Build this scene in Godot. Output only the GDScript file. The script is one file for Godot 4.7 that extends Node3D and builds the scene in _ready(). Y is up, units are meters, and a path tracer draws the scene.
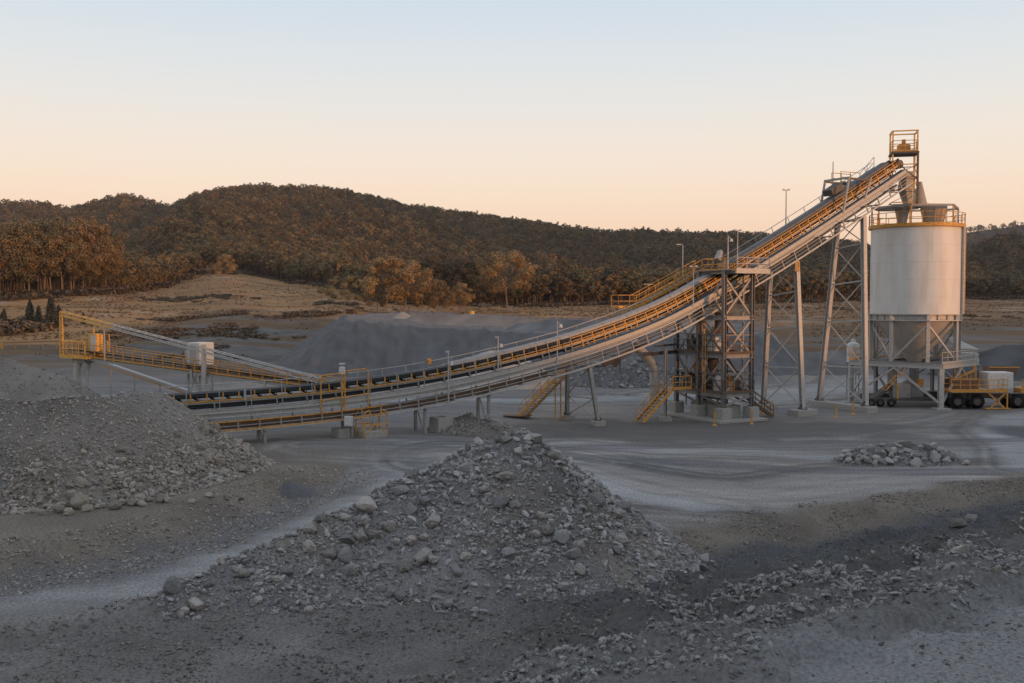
extends Node3D
# A quarry plant at dusk: inclined conveyor, transfer tower, silo, stockpiles, dry fields and forested hills.
# Metres; x to the right, y up, the camera looks along -z. Depth d = -z.

const EYE_HEIGHT := 10.5
var rng := RandomNumberGenerator.new()
var n_low := FastNoiseLite.new()
var n_mid := FastNoiseLite.new()
var n_fine := FastNoiseLite.new()
var M := {}          # materials
var used_names := {}

# ------------------------------------------------------------------ mesh builder
class MB:
	var v := PackedVector3Array()
	var n := PackedVector3Array()
	var c := PackedColorArray()
	var ix := PackedInt32Array()
	var col := Color(1, 1, 1)
	var colored := false

	func tint(k: Color) -> MB:
		col = k
		colored = true
		return self

	func tri(a: Vector3, b: Vector3, d: Vector3, na: Vector3, nb: Vector3, nd: Vector3) -> void:
		var i := v.size()
		v.append(a); v.append(b); v.append(d)
		n.append(na); n.append(nb); n.append(nd)
		c.append(col); c.append(col); c.append(col)
		if (b - a).cross(d - a).dot(na + nb + nd) > 0.0:
			ix.append(i); ix.append(i + 2); ix.append(i + 1)
		else:
			ix.append(i); ix.append(i + 1); ix.append(i + 2)

	func quad(a: Vector3, b: Vector3, d: Vector3, e: Vector3, nrm: Vector3) -> void:
		var i := v.size()
		v.append(a); v.append(b); v.append(d); v.append(e)
		for k in 4:
			n.append(nrm); c.append(col)
		if (b - a).cross(d - a).dot(nrm) > 0.0:
			ix.append_array(PackedInt32Array([i, i + 2, i + 1, i, i + 3, i + 2]))
		else:
			ix.append_array(PackedInt32Array([i, i + 1, i + 2, i, i + 2, i + 3]))

	func obox(o: Vector3, x: Vector3, y: Vector3, z: Vector3) -> void:   # centre and half-axes
		var xn := x.normalized()
		var yn := y.normalized()
		var zn := z.normalized()
		quad(o + x - y - z, o + x + y - z, o + x + y + z, o + x - y + z, xn)
		quad(o - x - y - z, o - x + y - z, o - x + y + z, o - x - y + z, -xn)
		quad(o + y - x - z, o + y + x - z, o + y + x + z, o + y - x + z, yn)
		quad(o - y - x - z, o - y + x - z, o - y + x + z, o - y - x + z, -yn)
		quad(o + z - x - y, o + z + x - y, o + z + x + y, o + z - x + y, zn)
		quad(o - z - x - y, o - z + x - y, o - z + x + y, o - z - x + y, -zn)

	func box(o: Vector3, s: Vector3) -> void:
		obox(o, Vector3(s.x / 2, 0, 0), Vector3(0, s.y / 2, 0), Vector3(0, 0, s.z / 2))

	func cbox(o: Vector3, x: Vector3, y: Vector3, z: Vector3, ch: float) -> void:   # chamfered top edges
		var xn := x.normalized() * ch
		var yn := y.normalized() * ch
		var zn := z.normalized() * ch
		obox(o - yn * 0.5, x, y - yn * 0.5, z)
		var t := o + y - yn
		var p := [t - x - z, t + x - z, t + x + z, t - x + z]
		var q := [t + yn - x + xn - z + zn, t + yn + x - xn - z + zn, t + yn + x - xn + z - zn, t + yn - x + xn + z - zn]
		for k in 4:
			var m: int = (k + 1) % 4
			var mid: Vector3 = (p[k] + p[m]) / 2 - t
			quad(p[k], p[m], q[m], q[k], (mid.normalized() + y.normalized()).normalized())
		quad(q[0], q[1], q[2], q[3], y.normalized())

	func bar(a: Vector3, b: Vector3, w: float, h: float, up := Vector3.UP) -> void:
		var d := b - a
		var side := d.cross(up)
		if side.length() < 1e-4:
			side = d.cross(Vector3.RIGHT)
		side = side.normalized()
		var u := side.cross(d).normalized()
		obox((a + b) / 2, d / 2, u * h / 2, side * w / 2)

	func ibeam(a: Vector3, b: Vector3, w: float, h: float, up := Vector3.UP) -> void:
		var d := b - a
		var side := d.cross(up)
		if side.length() < 1e-4:
			side = d.cross(Vector3.RIGHT)
		side = side.normalized()
		var u := side.cross(d).normalized()
		var f := 0.14 * h
		obox((a + b) / 2 + u * (h - f) / 2, d / 2, u * f / 2, side * w / 2)
		obox((a + b) / 2 - u * (h - f) / 2, d / 2, u * f / 2, side * w / 2)
		obox((a + b) / 2, d / 2, u * (h / 2 - f), side * w * 0.11)

	func tube(a: Vector3, b: Vector3, r0: float, r1 := -1.0, k := 6, caps := true) -> void:
		if r1 < 0.0:
			r1 = r0
		var d := (b - a).normalized()
		var s := d.cross(Vector3.UP if absf(d.y) < 0.95 else Vector3.RIGHT).normalized()
		var t := s.cross(d)
		var i := v.size()
		for j in k + 1:
			var w := s * cos(TAU * j / k) + t * sin(TAU * j / k)
			v.append(a + w * r0); v.append(b + w * r1)
			n.append(w); n.append(w)
			c.append(col); c.append(col)
		for j in k:
			var p := i + j * 2
			ix.append_array(PackedInt32Array([p, p + 2, p + 1, p + 2, p + 3, p + 1]))
		if caps:
			for e in 2:
				var o := b if e else a
				var r := r1 if e else r0
				if r < 0.005:
					continue
				for j in k:
					var w0 := s * cos(TAU * j / k) + t * sin(TAU * j / k)
					var w1 := s * cos(TAU * (j + 1) / k) + t * sin(TAU * (j + 1) / k)
					var nn := d if e else -d
					tri(o, o + w0 * r, o + w1 * r, nn, nn, nn)

	func path(p: Array, r: float, k := 6, r_end := -1.0) -> void:
		for i in p.size() - 1:
			var ra := r if r_end < 0 else lerpf(r, r_end, float(i) / (p.size() - 1))
			var rb := r if r_end < 0 else lerpf(r, r_end, float(i + 1) / (p.size() - 1))
			tube(p[i], p[i + 1], ra, rb, k, i == 0 or i == p.size() - 2)

	func lathe(o: Vector3, prof: Array, k := 32, a0 := 0.0, a1 := TAU) -> void:   # prof: [radius, height] from below upwards
		for s in prof.size() - 1:
			var r0: float = prof[s][0]
			var y0: float = prof[s][1]
			var r1: float = prof[s + 1][0]
			var y1: float = prof[s + 1][1]
			var slope := Vector2(y1 - y0, r0 - r1).normalized()
			var i := v.size()
			for j in k + 1:
				var an := lerpf(a0, a1, float(j) / k)
				var w := Vector3(cos(an), 0, sin(an))
				v.append(o + w * r0 + Vector3(0, y0, 0)); v.append(o + w * r1 + Vector3(0, y1, 0))
				var nn := (w * slope.x + Vector3(0, slope.y, 0)).normalized()
				n.append(nn); n.append(nn)
				c.append(col); c.append(col)
			for j in k:
				var p := i + j * 2
				ix.append_array(PackedInt32Array([p, p + 2, p + 1, p + 2, p + 3, p + 1]))

	func strip(pa: PackedVector3Array, pb: PackedVector3Array, up: Vector3) -> void:   # a ribbon between two lines
		for i in pa.size() - 1:
			var nn := (pa[i + 1] - pa[i]).cross(pb[i] - pa[i]).normalized()
			if nn.dot(up) < 0:
				nn = -nn
			quad(pa[i], pa[i + 1], pb[i + 1], pb[i], nn)

	func mesh(mat: Material = null) -> ArrayMesh:
		var a := []
		a.resize(Mesh.ARRAY_MAX)
		a[Mesh.ARRAY_VERTEX] = v
		a[Mesh.ARRAY_NORMAL] = n
		if colored:
			a[Mesh.ARRAY_COLOR] = c
		a[Mesh.ARRAY_INDEX] = ix
		var m := ArrayMesh.new()
		m.add_surface_from_arrays(Mesh.PRIMITIVE_TRIANGLES, a)
		if mat:
			m.surface_set_material(0, mat)
		return m

# ------------------------------------------------------------------ nodes
func numbered(called: String, parent: Node) -> String:
	var key := str(parent.get_instance_id()) + called
	var k: int = used_names.get(key, 0)
	used_names[key] = k + 1
	return called if k == 0 else "%s_%03d" % [called, k]

func tag(o: Node3D, label: String, category := "", group := "", kind := "") -> Node3D:
	if label: o.set_meta("label", label)
	if category: o.set_meta("category", category)
	if group: o.set_meta("group", group)
	if kind: o.set_meta("kind", kind)
	return o

func thing(called: String, label: String, category: String, at := Vector3.ZERO, turn := 0.0, group := "") -> Node3D:
	var o := Node3D.new()
	o.name = numbered(called, self)
	add_child(o, true)
	o.position = at
	o.rotation.y = turn
	tag(o, label, category, group)
	return o

func part(parent: Node3D, called: String, m: Mesh, mat: Material, at := Transform3D()) -> MeshInstance3D:
	var o := MeshInstance3D.new()
	o.name = numbered(called, parent)
	o.mesh = m
	if mat:
		o.material_override = mat
	o.transform = at
	parent.add_child(o, true)
	return o

func wpart(parent: Node3D, called: String, b: MB, mat: Material) -> MeshInstance3D:   # a mesh given in the scene's axes
	return part(parent, called, b.mesh(), mat, parent.transform.affine_inverse())

func sub(parent: MeshInstance3D, called: String, b: MB, mat: Material) -> MeshInstance3D:   # a sub-part that shares its part's axes
	return part(parent, called, b.mesh(), mat)

func copy(o: Node3D, at: Vector3, turn: float, label := "") -> Node3D:
	var r: Node3D = o.duplicate()
	r.name = numbered(str(o.name).rstrip("0123456789").trim_suffix("_"), self)
	add_child(r, true)
	r.position = at
	r.rotation.y = turn
	if label: r.set_meta("label", label)
	return r

func P(x: float, y: float, d: float) -> Vector3:
	return Vector3(x, y, -d)

# ------------------------------------------------------------------ materials
func noise_texture(freq: float, ramp: Array, size := 512, oct := 4, sd := 1, kind := FastNoiseLite.TYPE_SIMPLEX_SMOOTH, bump := false) -> NoiseTexture2D:
	var f := FastNoiseLite.new()
	f.seed = sd
	f.noise_type = kind
	f.frequency = freq
	f.fractal_octaves = oct
	f.fractal_gain = 0.62
	var t := NoiseTexture2D.new()
	t.width = size
	t.height = size
	t.seamless = true
	t.normalize = true
	t.noise = f
	if ramp:
		var g := Gradient.new()
		var off := PackedFloat32Array()
		var cols := PackedColorArray()
		for i in ramp.size():
			off.append(ramp[i][0])
			cols.append(ramp[i][1])
		g.offsets = off
		g.colors = cols
		t.color_ramp = g
	return t

func grey(k: float) -> Color:
	return Color(k, k, k)

func mat(lin: Color, rough := 0.8, metal := 0.0, tex: Texture2D = null, scale := 1.0, bump: Texture2D = null, bump_cm := 1.0, vcol := false) -> StandardMaterial3D:
	var m := StandardMaterial3D.new()
	m.albedo_color = lin.linear_to_srgb()
	m.roughness = rough
	m.metallic = metal
	if tex:
		m.albedo_texture = tex
	if tex or bump:
		m.uv1_triplanar = true
		m.uv1_world_triplanar = true
		m.uv1_scale = Vector3.ONE * scale
	if bump:
		m.heightmap_enabled = true
		m.heightmap_texture = bump
		m.heightmap_scale = bump_cm
	m.vertex_color_use_as_albedo = vcol
	return m

func make_materials() -> void:
	var dust := noise_texture(0.012, [[0.0, Color(0.76, 0.73, 0.69)], [0.4, Color(0.92, 0.91, 0.9)], [1.0, Color(1, 1, 1)]], 512, 5, 3)
	var rust := noise_texture(0.02, [[0.0, Color(0.5, 0.36, 0.26)], [0.32, Color(0.78, 0.68, 0.58)], [0.5, Color(0.95, 0.92, 0.9)], [1.0, Color(1, 1, 1)]], 512, 5, 8)
	var soil := noise_texture(0.035, [[0.0, Color(0.56, 0.55, 0.545)], [0.5, Color(0.84, 0.83, 0.82)], [1.0, Color(1, 1, 1)]], 1024, 7, 11)
	var soil_h := noise_texture(0.16, [], 1024, 6, 12)
	var stone := noise_texture(0.03, [[0.0, Color(0.6, 0.57, 0.55)], [0.5, Color(0.85, 0.84, 0.83)], [1.0, Color(1, 1, 1)]], 512, 6, 21)
	var stone_h := noise_texture(0.05, [], 512, 6, 22)
	var silo_t := noise_texture(0.006, [[0.0, Color(0.9, 0.885, 0.865)], [0.5, Color(0.975, 0.97, 0.962)], [1.0, Color(1, 1, 1)]], 512, 6, 31)
	var bark_t := noise_texture(0.03, [[0.0, Color(0.4, 0.36, 0.32)], [0.6, Color(0.9, 0.87, 0.84)], [1.0, Color(1, 1, 1)]], 256, 4, 41)
	M.steel = mat(Color(0.36, 0.345, 0.325), 0.55, 0.15, dust, 0.5)
	M.pale_steel = mat(Color(0.52, 0.5, 0.47), 0.55, 0.1, dust, 0.5)
	M.tower_steel = mat(Color(0.21, 0.208, 0.21), 0.6, 0.1, rust, 0.6)
	M.dark_steel = mat(Color(0.13, 0.122, 0.112), 0.6, 0.2, rust, 0.6)
	M.rusty = mat(Color(0.2, 0.125, 0.075), 0.75, 0.1, rust, 0.7)
	M.orange = mat(Color(0.74, 0.375, 0.07), 0.5, 0.0, rust, 0.5)
	M.yellow = mat(Color(0.85, 0.5, 0.11), 0.5, 0.0, rust, 0.5)
	M.rubber = mat(Color(0.022, 0.022, 0.023), 0.75, 0.0, dust, 0.8)
	M.hood = mat(Color(0.11, 0.115, 0.125), 0.5, 0.2, dust, 0.4)
	M.white = mat(Color(0.7, 0.675, 0.63), 0.5, 0.0, dust, 0.6)
	M.silo = mat(Color(0.74, 0.71, 0.665), 0.5, 0.0, silo_t, 0.16)
	M.silo.uv1_scale = Vector3(0.3, 0.045, 0.3)
	M.concrete = mat(Color(0.42, 0.395, 0.355), 0.9, 0.0, dust, 0.7, stone_h, 1.0)
	M.dust_cover = mat(Color(0.42, 0.36, 0.29), 0.8, 0.0, dust, 0.6)
	M.lamp_glass = mat(Color(0.7, 0.7, 0.68), 0.2)
	M.grating = mat(Color(0.16, 0.155, 0.15), 0.7, 0.3, dust, 0.6)
	M.tyre = mat(Color(0.02, 0.02, 0.02), 0.85)
	M.glass = mat(Color(0.03, 0.035, 0.04), 0.12)
	M.soil = mat(Color(1, 1, 1), 0.95, 0.0, soil, 0.16, soil_h, 1.3, true)
	M.gravel = mat(Color(1, 1, 1), 0.95, 0.0, stone, 0.55, stone_h, 7.0, true)
	M.stone = mat(Color(1, 1, 1), 0.88, 0.0, stone, 0.9, stone_h, 2.0, true)
	M.hill = mat(Color(0.075, 0.055, 0.035), 1.0, 0.0, soil, 0.02)
	M.bark = mat(Color(0.34, 0.29, 0.23), 0.9, 0.0, bark_t, 0.4)
	M.dark_bark = mat(Color(0.10, 0.08, 0.06), 0.9, 0.0, bark_t, 0.4)
	M.leaf = mat(Color(1, 1, 1), 0.75, 0.0, null, 1.0, null, 1.0, true)
	M.leaf.backlight_enabled = true
	M.leaf.backlight = Color(0.3, 0.3, 0.3)
	for k in M:
		M[k].resource_name = k
	for k in ["soil", "gravel", "hill", "stone"]:
		M[k].metallic_specular = 0.25

# ------------------------------------------------------------------ small maths
func along(x: float, xs: Array, ys: Array) -> float:   # smooth table lookup
	var k := xs.size()
	if x <= xs[0]:
		return ys[0]
	if x >= xs[k - 1]:
		return ys[k - 1]
	var i := 0
	while x > xs[i + 1]:
		i += 1
	var t: float = (x - xs[i]) / (xs[i + 1] - xs[i])
	var a: float = ys[maxi(i - 1, 0)]
	var b: float = ys[i]
	var c: float = ys[i + 1]
	var d: float = ys[mini(i + 2, k - 1)]
	if i == 0: a = 2 * b - c
	if i == k - 2: d = 2 * c - b
	var s: float = xs[i + 1] - xs[i]
	var m0: float = (c - a) / (xs[i + 1] - (xs[i - 1] if i else 2 * xs[0] - xs[1])) * s
	var m1: float = (d - b) / ((xs[i + 2] if i < k - 2 else 2 * xs[k - 1] - xs[k - 2]) - xs[i]) * s
	var t2 := t * t
	var t3 := t2 * t
	return b * (2 * t3 - 3 * t2 + 1) + m0 * (t3 - 2 * t2 + t) + c * (3 * t2 - 2 * t3) + m1 * (t3 - t2)

func line_at(x: float, xs: Array, ys: Array) -> float:   # straight table lookup
	var k := xs.size()
	if x <= xs[0]:
		return ys[0]
	for i in k - 1:
		if x < xs[i + 1]:
			return lerpf(ys[i], ys[i + 1], (x - xs[i]) / (xs[i + 1] - xs[i]))
	return ys[k - 1]

func to_line(p: Vector2, l: PackedVector2Array) -> float:   # distance to a polyline
	var best := 1e9
	for i in l.size() - 1:
		best = minf(best, Geometry2D.get_closest_point_to_segment(p, l[i], l[i + 1]).distance_squared_to(p))
	return sqrt(best)

# ------------------------------------------------------------------ the lie of the land (x, depth d -> height)
# the forest's edge: direction x/d, its depth and its height
const EDGE_U := [-0.64, -0.512, -0.412, -0.382, -0.347, -0.322, -0.287, -0.229, -0.18, -0.132, -0.062, 0.048, 0.188, 0.348, 0.512, 0.64]
const EDGE_D := [360, 370, 395, 430, 520, 600, 620, 590, 520, 430, 400, 420, 450, 520, 640, 650]
const EDGE_H := [11.5, 12, 14, 15.5, 19.3, 26, 29.7, 22.9, 18.8, 11.6, 9.4, 9.8, 10, 11.5, 13, 13]

const BERM := [Vector2(-30, 30), Vector2(-19.3, 37.6), Vector2(-16.4, 39.8), Vector2(-13.7, 44), Vector2(-11.8, 53), Vector2(-10.2, 59)]
var berm_line := PackedVector2Array(BERM)
var windrow := PackedVector2Array([Vector2(-24, 25), Vector2(-15.9, 30.5), Vector2(-12.6, 33.2), Vector2(-10.2, 34.6)])
var edge_rough := PackedVector2Array([Vector2(-8, 50), Vector2(-4.5, 54.5), Vector2(-1, 55)])

func base_height(x: float, d: float) -> float:
	if d < 140.0:
		return 0.0
	var u := x / d
	var ed := along(u, EDGE_U, EDGE_D)
	var eh := along(u, EDGE_U, EDGE_H)
	var t := (d - 140.0) / (ed - 140.0)
	var h := eh * pow(t, 1.3) if t < 1.0 else eh * (1.0 + 0.75 * (t - 1.0))
	return h + n_low.get_noise_2d(x * 0.5, d * 0.5) * minf(1.0, (d - 140.0) / 100.0) * 1.2

func bank_s(x: float, d: float) -> float:   # metres from the ditch's line towards the lower right
	return (x - 29.0) * 0.536 - (d - 57.0) * 0.845

func ground_height(x: float, d: float) -> float:
	var h := base_height(x, d)
	if d > 125.0:
		return h
	h += n_low.get_noise_2d(x * 2.0, d * 2.0) * 0.16
	if d > 58.0 and d < 120.0:
		h += 0.5 * smoothstep(2.0, -6.0, x) * smoothstep(58.0, 72.0, d) * smoothstep(120.0, 90.0, d)
	# the bench that the left pile stands on
	if x < -8.0 and d > 24.0:
		var q := Vector2(x, d)
		var edge := 1.0
		if d < 60.0:
			var bx := line_at(d, [30, 37.6, 39.8, 44, 53, 59], [-30, -19.3, -16.4, -13.7, -11.8, -10.2])
			var dist := to_line(q, berm_line) * (1.0 if x < bx else -1.0)
			edge = smoothstep(-0.2, 2.6, dist + n_mid.get_noise_2d(x * 4.0, d * 4.0) * 0.5)
		else:
			edge = smoothstep(-10.2, -12.8, x)
		h += 1.05 * edge * smoothstep(66.0, 57.0, d)
		var w := to_line(q, windrow)
		h += 0.55 * smoothstep(1.7, 0.0, w + n_mid.get_noise_2d(x * 6.0, d * 6.0) * 0.6)
	var e := to_line(Vector2(x, d), edge_rough) if d > 46.0 and d < 60.0 and x < 4.0 else 9.0
	h += 0.35 * smoothstep(1.6, 0.0, e) * (0.7 + n_mid.get_noise_2d(x * 5.0, d * 5.0))
	# the ditch and the rising bank at the lower right
	var s := bank_s(x, d)
	s += n_mid.get_noise_2d(x * 1.2, d * 1.2) * 1.6
	if s > -4.0:
		var k := smoothstep(-9.0, 7.0, x)
		var b := line_at(s, [-1.6, 0.4, 2.6, 5.0, 9.0, 12.0, 14.2, 16.6, 20.0, 30.0, 60.0], [0.0, -0.75, -0.85, -0.1, 0.95, 1.5, 2.1, 2.3, 2.4, 3.0, 5.0])
		h += b * k
		var rough := smoothstep(-0.5, 3.0, s) * smoothstep(21.0, 15.0, s) * k * 1.25
		h += rough * (n_mid.get_noise_2d(x * 7.0, d * 7.0) * lerpf(0.3, 0.12, smoothstep(11.0, 15.0, s)) + n_fine.get_noise_2d(x * 2.2, d * 2.2) * 0.22)
		h += rough * 0.22 * sin(s * 1.7 + n_low.get_noise_2d(x * 3.0, d * 3.0) * 5.0)
	# shallow ruts and loose ground
	h += n_fine.get_noise_2d(x * 0.5, d * 1.4) * 0.016
	if d < 40.0:
		h += n_mid.get_noise_2d(x * 4.0, d * 4.0) * 0.09 * smoothstep(40.0, 32.0, d)
	# the hill the photographer stands on, its unseen crest shaped to shade the yard
	if d < 14.0:
		var up := (14.0 - d) * 0.44
		h = maxf(h, lerpf(h, 2.3 + up, smoothstep(14.0, 8.0, d)))
		h = minf(h, 8.6) if d > -3.0 else 8.6 + (17.5 + 15.0 * smoothstep(259.0, 263.5, x + (d + 34.0) * 1.556)) * smoothstep(-3.0, -34.0, d) - maxf(0.0, -d - 60.0) * 0.05
	return h

var roads := [
	# line, half-width, colour, strength
	[PackedVector2Array([Vector2(-26, 29.4), Vector2(-18.5, 33.6), Vector2(-14.9, 37.0), Vector2(-11.3, 42.9), Vector2(-8.3, 49), Vector2(-5, 58.7), Vector2(2, 66)]), 3.4, Color(0.48, 0.46, 0.44), 0.85],
	[PackedVector2Array([Vector2(-2, 66), Vector2(3.5, 61), Vector2(8.2, 55.5), Vector2(14, 53.5), Vector2(22.9, 59), Vector2(32, 60)]), 3.6, Color(0.52, 0.48, 0.44), 0.75],
	[PackedVector2Array([Vector2(2, 63), Vector2(6.2, 54.5), Vector2(9.5, 50.5)]), 1.3, Color(0.54, 0.53, 0.52), 0.65],
	[PackedVector2Array([Vector2(4, 74), Vector2(10.5, 70.6), Vector2(22.2, 67.5), Vector2(38, 69.5)]), 1.6, Color(0.52, 0.5, 0.48), 0.7],
	[PackedVector2Array([Vector2(20, 112), Vector2(26, 108), Vector2(34.4, 117), Vector2(45, 126), Vector2(52, 142), Vector2(42, 156), Vector2(34, 160)]), 5.0, Color(0.5, 0.48, 0.46), 0.9],
	[PackedVector2Array([Vector2(33, 63), Vector2(36.5, 70.6), Vector2(39, 80), Vector2(46, 92), Vector2(60, 100)]), 1.8, Color(0.5, 0.48, 0.47), 0.9],
	[PackedVector2Array([Vector2(40, 63), Vector2(41.5, 72), Vector2(44, 80), Vector2(52, 88)]), 1.2, Color(0.5, 0.48, 0.47), 0.8],
	[PackedVector2Array([Vector2(-16, 104), Vector2(-6.5, 104.7), Vector2(5.2, 108), Vector2(16, 109.1)]), 2.4, Color(0.46, 0.45, 0.44), 0.9],
	[PackedVector2Array([Vector2(8, 82), Vector2(16, 78.5), Vector2(26, 80), Vector2(36, 88), Vector2(42, 95)]), 1.6, Color(0.4, 0.38, 0.36), 0.5],
	[PackedVector2Array([Vector2(-6, 64), Vector2(6, 68), Vector2(18, 62), Vector2(30, 61.5), Vector2(44, 65)]), 1.4, Color(0.24, 0.235, 0.235), 0.6],
	[PackedVector2Array([Vector2(-14, 70), Vector2(-4, 68), Vector2(6, 72), Vector2(20, 73), Vector2(40, 76)]), 1.5, Color(0.25, 0.24, 0.235), 0.55],
	[PackedVector2Array([Vector2(-14, 68), Vector2(-6, 66), Vector2(0, 69)]), 1.5, Color(0.4, 0.37, 0.335), 0.6],
	[PackedVector2Array([Vector2(-60, 104), Vector2(-40, 112), Vector2(-24, 116), Vector2(-12, 112)]), 3.0, Color(0.42, 0.4, 0.38), 0.6],
]

func ground_colour(x: float, d: float) -> Color:
	var lo := n_low.get_noise_2d(x, d)
	var mi := n_mid.get_noise_2d(x * 1.5, d * 1.5)
	var streak := n_mid.get_noise_2d(x * 0.55 + d * 0.12, d * 3.2)
	var pad := Color(0.37, 0.325, 0.283)
	var blue := Color(0.29, 0.276, 0.268)
	var c := pad.lerp(blue, clampf(0.5 + lo * 1.2, 0.0, 1.0))
	var q := Vector2(x, d)
	if d < 170.0:
		for r in roads:
			var w := to_line(q, r[0])
			if w < r[1] * 3.2:
				var lane := n_low.get_noise_2d(w * 16.0, r[1] * 50.0) + 0.5 * n_mid.get_noise_2d(w * 9.0, r[1] * 90.0 + d * 0.2)
				c *= 1.0 + lane * 0.75 * smoothstep(r[1] * 3.2, r[1] * 1.2, w)
				var k: float = smoothstep(r[1] * 1.5, r[1] * 0.45, w + streak * 0.9 + mi * 0.5) * r[3]
				c = c.lerp(r[2], k)
		c *= 1.0 + streak * 0.3 + n_fine.get_noise_2d(x * 1.2, d * 6.0) * 0.16
		if x < -6.0 and d > 24.0 and d < 74.0:      # brown bench and its dark foot
			var bx := line_at(d, [30, 37.6, 39.8, 44, 53, 59], [-30, -19.3, -16.4, -13.7, -11.8, -10.2])
			var dist := to_line(q, berm_line) * (1.0 if x < bx else -1.0)
			c = c.lerp(Color(0.32, 0.265, 0.21) * (1.0 + mi * 0.3), smoothstep(-0.6, 0.6, dist + mi) * smoothstep(72.0, 60.0, d + mi * 5.0))
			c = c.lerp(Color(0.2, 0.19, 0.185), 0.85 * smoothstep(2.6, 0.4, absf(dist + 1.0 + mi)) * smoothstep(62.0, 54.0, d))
		var s := bank_s(x, d) + mi * 1.2
		var k := smoothstep(-9.0, 4.0, x)
		if s > -4.0 and d < 75.0:
			c = c.lerp(Color(0.28, 0.235, 0.19) * (1.0 + mi * 0.4), smoothstep(-3.0, -1.4, s) * smoothstep(-12.0, 3.0, x))
			c = c.lerp(Color(0.15, 0.146, 0.146), smoothstep(-0.2, 1.4, s) * k)
			c = c.lerp(Color(0.165, 0.143, 0.124), smoothstep(4.0, 8.5, s + lo * 5.0) * 0.6 * k)
			c = c.lerp(Color(0.24, 0.225, 0.21), smoothstep(11.0, 13.5, s + lo * 3.0) * k)
			c = c.lerp(Color(0.345, 0.335, 0.325), smoothstep(15.6, 17.4, s + lo * 2.0 + mi) * k)
		var near := smoothstep(37.0, 32.0, d - mi * 2.0) * smoothstep(4.0, -4.0, x)
		c = c.lerp(Color(0.26, 0.24, 0.22) * (1.0 + mi * 0.5), near * 0.8)
	var worn := Vector2((x - 17.0) * 0.42, d - 81.0).length() + mi * 4.0 + lo * 6.0
	c = c.lerp(Color(0.2, 0.183, 0.168), 0.75 * smoothstep(8.5, 4.0, worn))
	c = c.lerp(Color(0.2, 0.195, 0.195), smoothstep(3.6, 1.6, Vector2(x - 41.6, (d - 80.0) * 0.5).length()))
	if d > 120.0:
		var ed := along(x / d, EDGE_U, EDGE_D)
		var band := n_low.get_noise_2d(x * 0.35 + 300.0, d * 1.6)
		var gravel := Color(0.235, 0.213, 0.195) * (1.0 + band * 0.5 + mi * 0.3)
		var scrub := Color(0.2, 0.135, 0.075) * (1.0 + mi * 0.4)
		var grass := Color(0.4, 0.225, 0.1) * (1.0 + lo * 0.2 + mi * 0.15 + n_low.get_noise_2d(x * 0.3, d * 2.6) * 0.3)
		var f := gravel.lerp(scrub, smoothstep(-0.05, 0.15, band) * smoothstep(150.0, 190.0, d))
		var t := d / ed
		var into := smoothstep(0.5, 0.58, t + band * 0.1) if x / d < 0.1 else smoothstep(0.58, 0.66, t + band * 0.08)
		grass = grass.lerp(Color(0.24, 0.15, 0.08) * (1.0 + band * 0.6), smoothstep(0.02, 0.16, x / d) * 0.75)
		f = f.lerp(scrub, smoothstep(0.4, 0.5, t + band * 0.15) * (1.0 - into))
		f = f.lerp(grass * 1.15, into)
		f = f.lerp(Color(0.42, 0.31, 0.2), into * smoothstep(0.1, 0.22, absf(n_low.get_noise_2d(x * 0.4, d * 0.7 + 90.0))) * 0.0)
		var track := absf(n_low.get_noise_2d(x * 0.45 + 40.0, d * 0.8))
		f = f.lerp(Color(0.56, 0.46, 0.35), into * smoothstep(0.03, 0.008, track) * 0.7)
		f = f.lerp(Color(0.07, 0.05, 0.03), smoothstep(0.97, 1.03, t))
		c = c.lerp(f, smoothstep(120.0, 165.0, d + lo * 20.0))
	c.a = 1.0
	return Color(maxf(c.r, 0.02), maxf(c.g, 0.02), maxf(c.b, 0.02))

func spaced(lo: float, a: float, b: float, hi: float, fine: float, grow: float) -> PackedFloat32Array:
	var out := PackedFloat32Array()
	var s := fine
	var p := a
	var before := []
	while p > lo:
		s *= grow
		p -= s
		before.append(p)
	before.reverse()
	for q in before:
		out.append(q)
	p = a
	while p < b:
		out.append(p)
		p += fine
	s = fine
	while p < hi:
		out.append(p)
		s *= grow
		p += s
	out.append(p)
	return out

func sheet(xs: PackedFloat32Array, ds: PackedFloat32Array, height: Callable, colour: Callable) -> ArrayMesh:
	var w := xs.size()
	var h := ds.size()
	var v := PackedVector3Array()
	var n := PackedVector3Array()
	var c := PackedColorArray()
	var ix := PackedInt32Array()
	v.resize(w * h)
	n.resize(w * h)
	c.resize(w * h)
	for j in h:
		for i in w:
			v[j * w + i] = Vector3(xs[i], height.call(xs[i], ds[j]), -ds[j])
			c[j * w + i] = colour.call(xs[i], ds[j])
	for j in h:
		for i in w:
			var a := v[j * w + mini(i + 1, w - 1)] - v[j * w + maxi(i - 1, 0)]
			var b := v[mini(j + 1, h - 1) * w + i] - v[maxi(j - 1, 0) * w + i]
			n[j * w + i] = a.cross(b).normalized()
	ix.resize((w - 1) * (h - 1) * 6)
	var k := 0
	for j in h - 1:
		for i in w - 1:
			var p := j * w + i
			ix[k] = p; ix[k + 1] = p + w; ix[k + 2] = p + 1
			ix[k + 3] = p + 1; ix[k + 4] = p + w; ix[k + 5] = p + w + 1
			k += 6
	var a := []
	a.resize(Mesh.ARRAY_MAX)
	a[Mesh.ARRAY_VERTEX] = v
	a[Mesh.ARRAY_NORMAL] = n
	a[Mesh.ARRAY_COLOR] = c
	a[Mesh.ARRAY_INDEX] = ix
	var m := ArrayMesh.new()
	m.add_surface_from_arrays(Mesh.PRIMITIVE_TRIANGLES, a)
	return m

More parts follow.
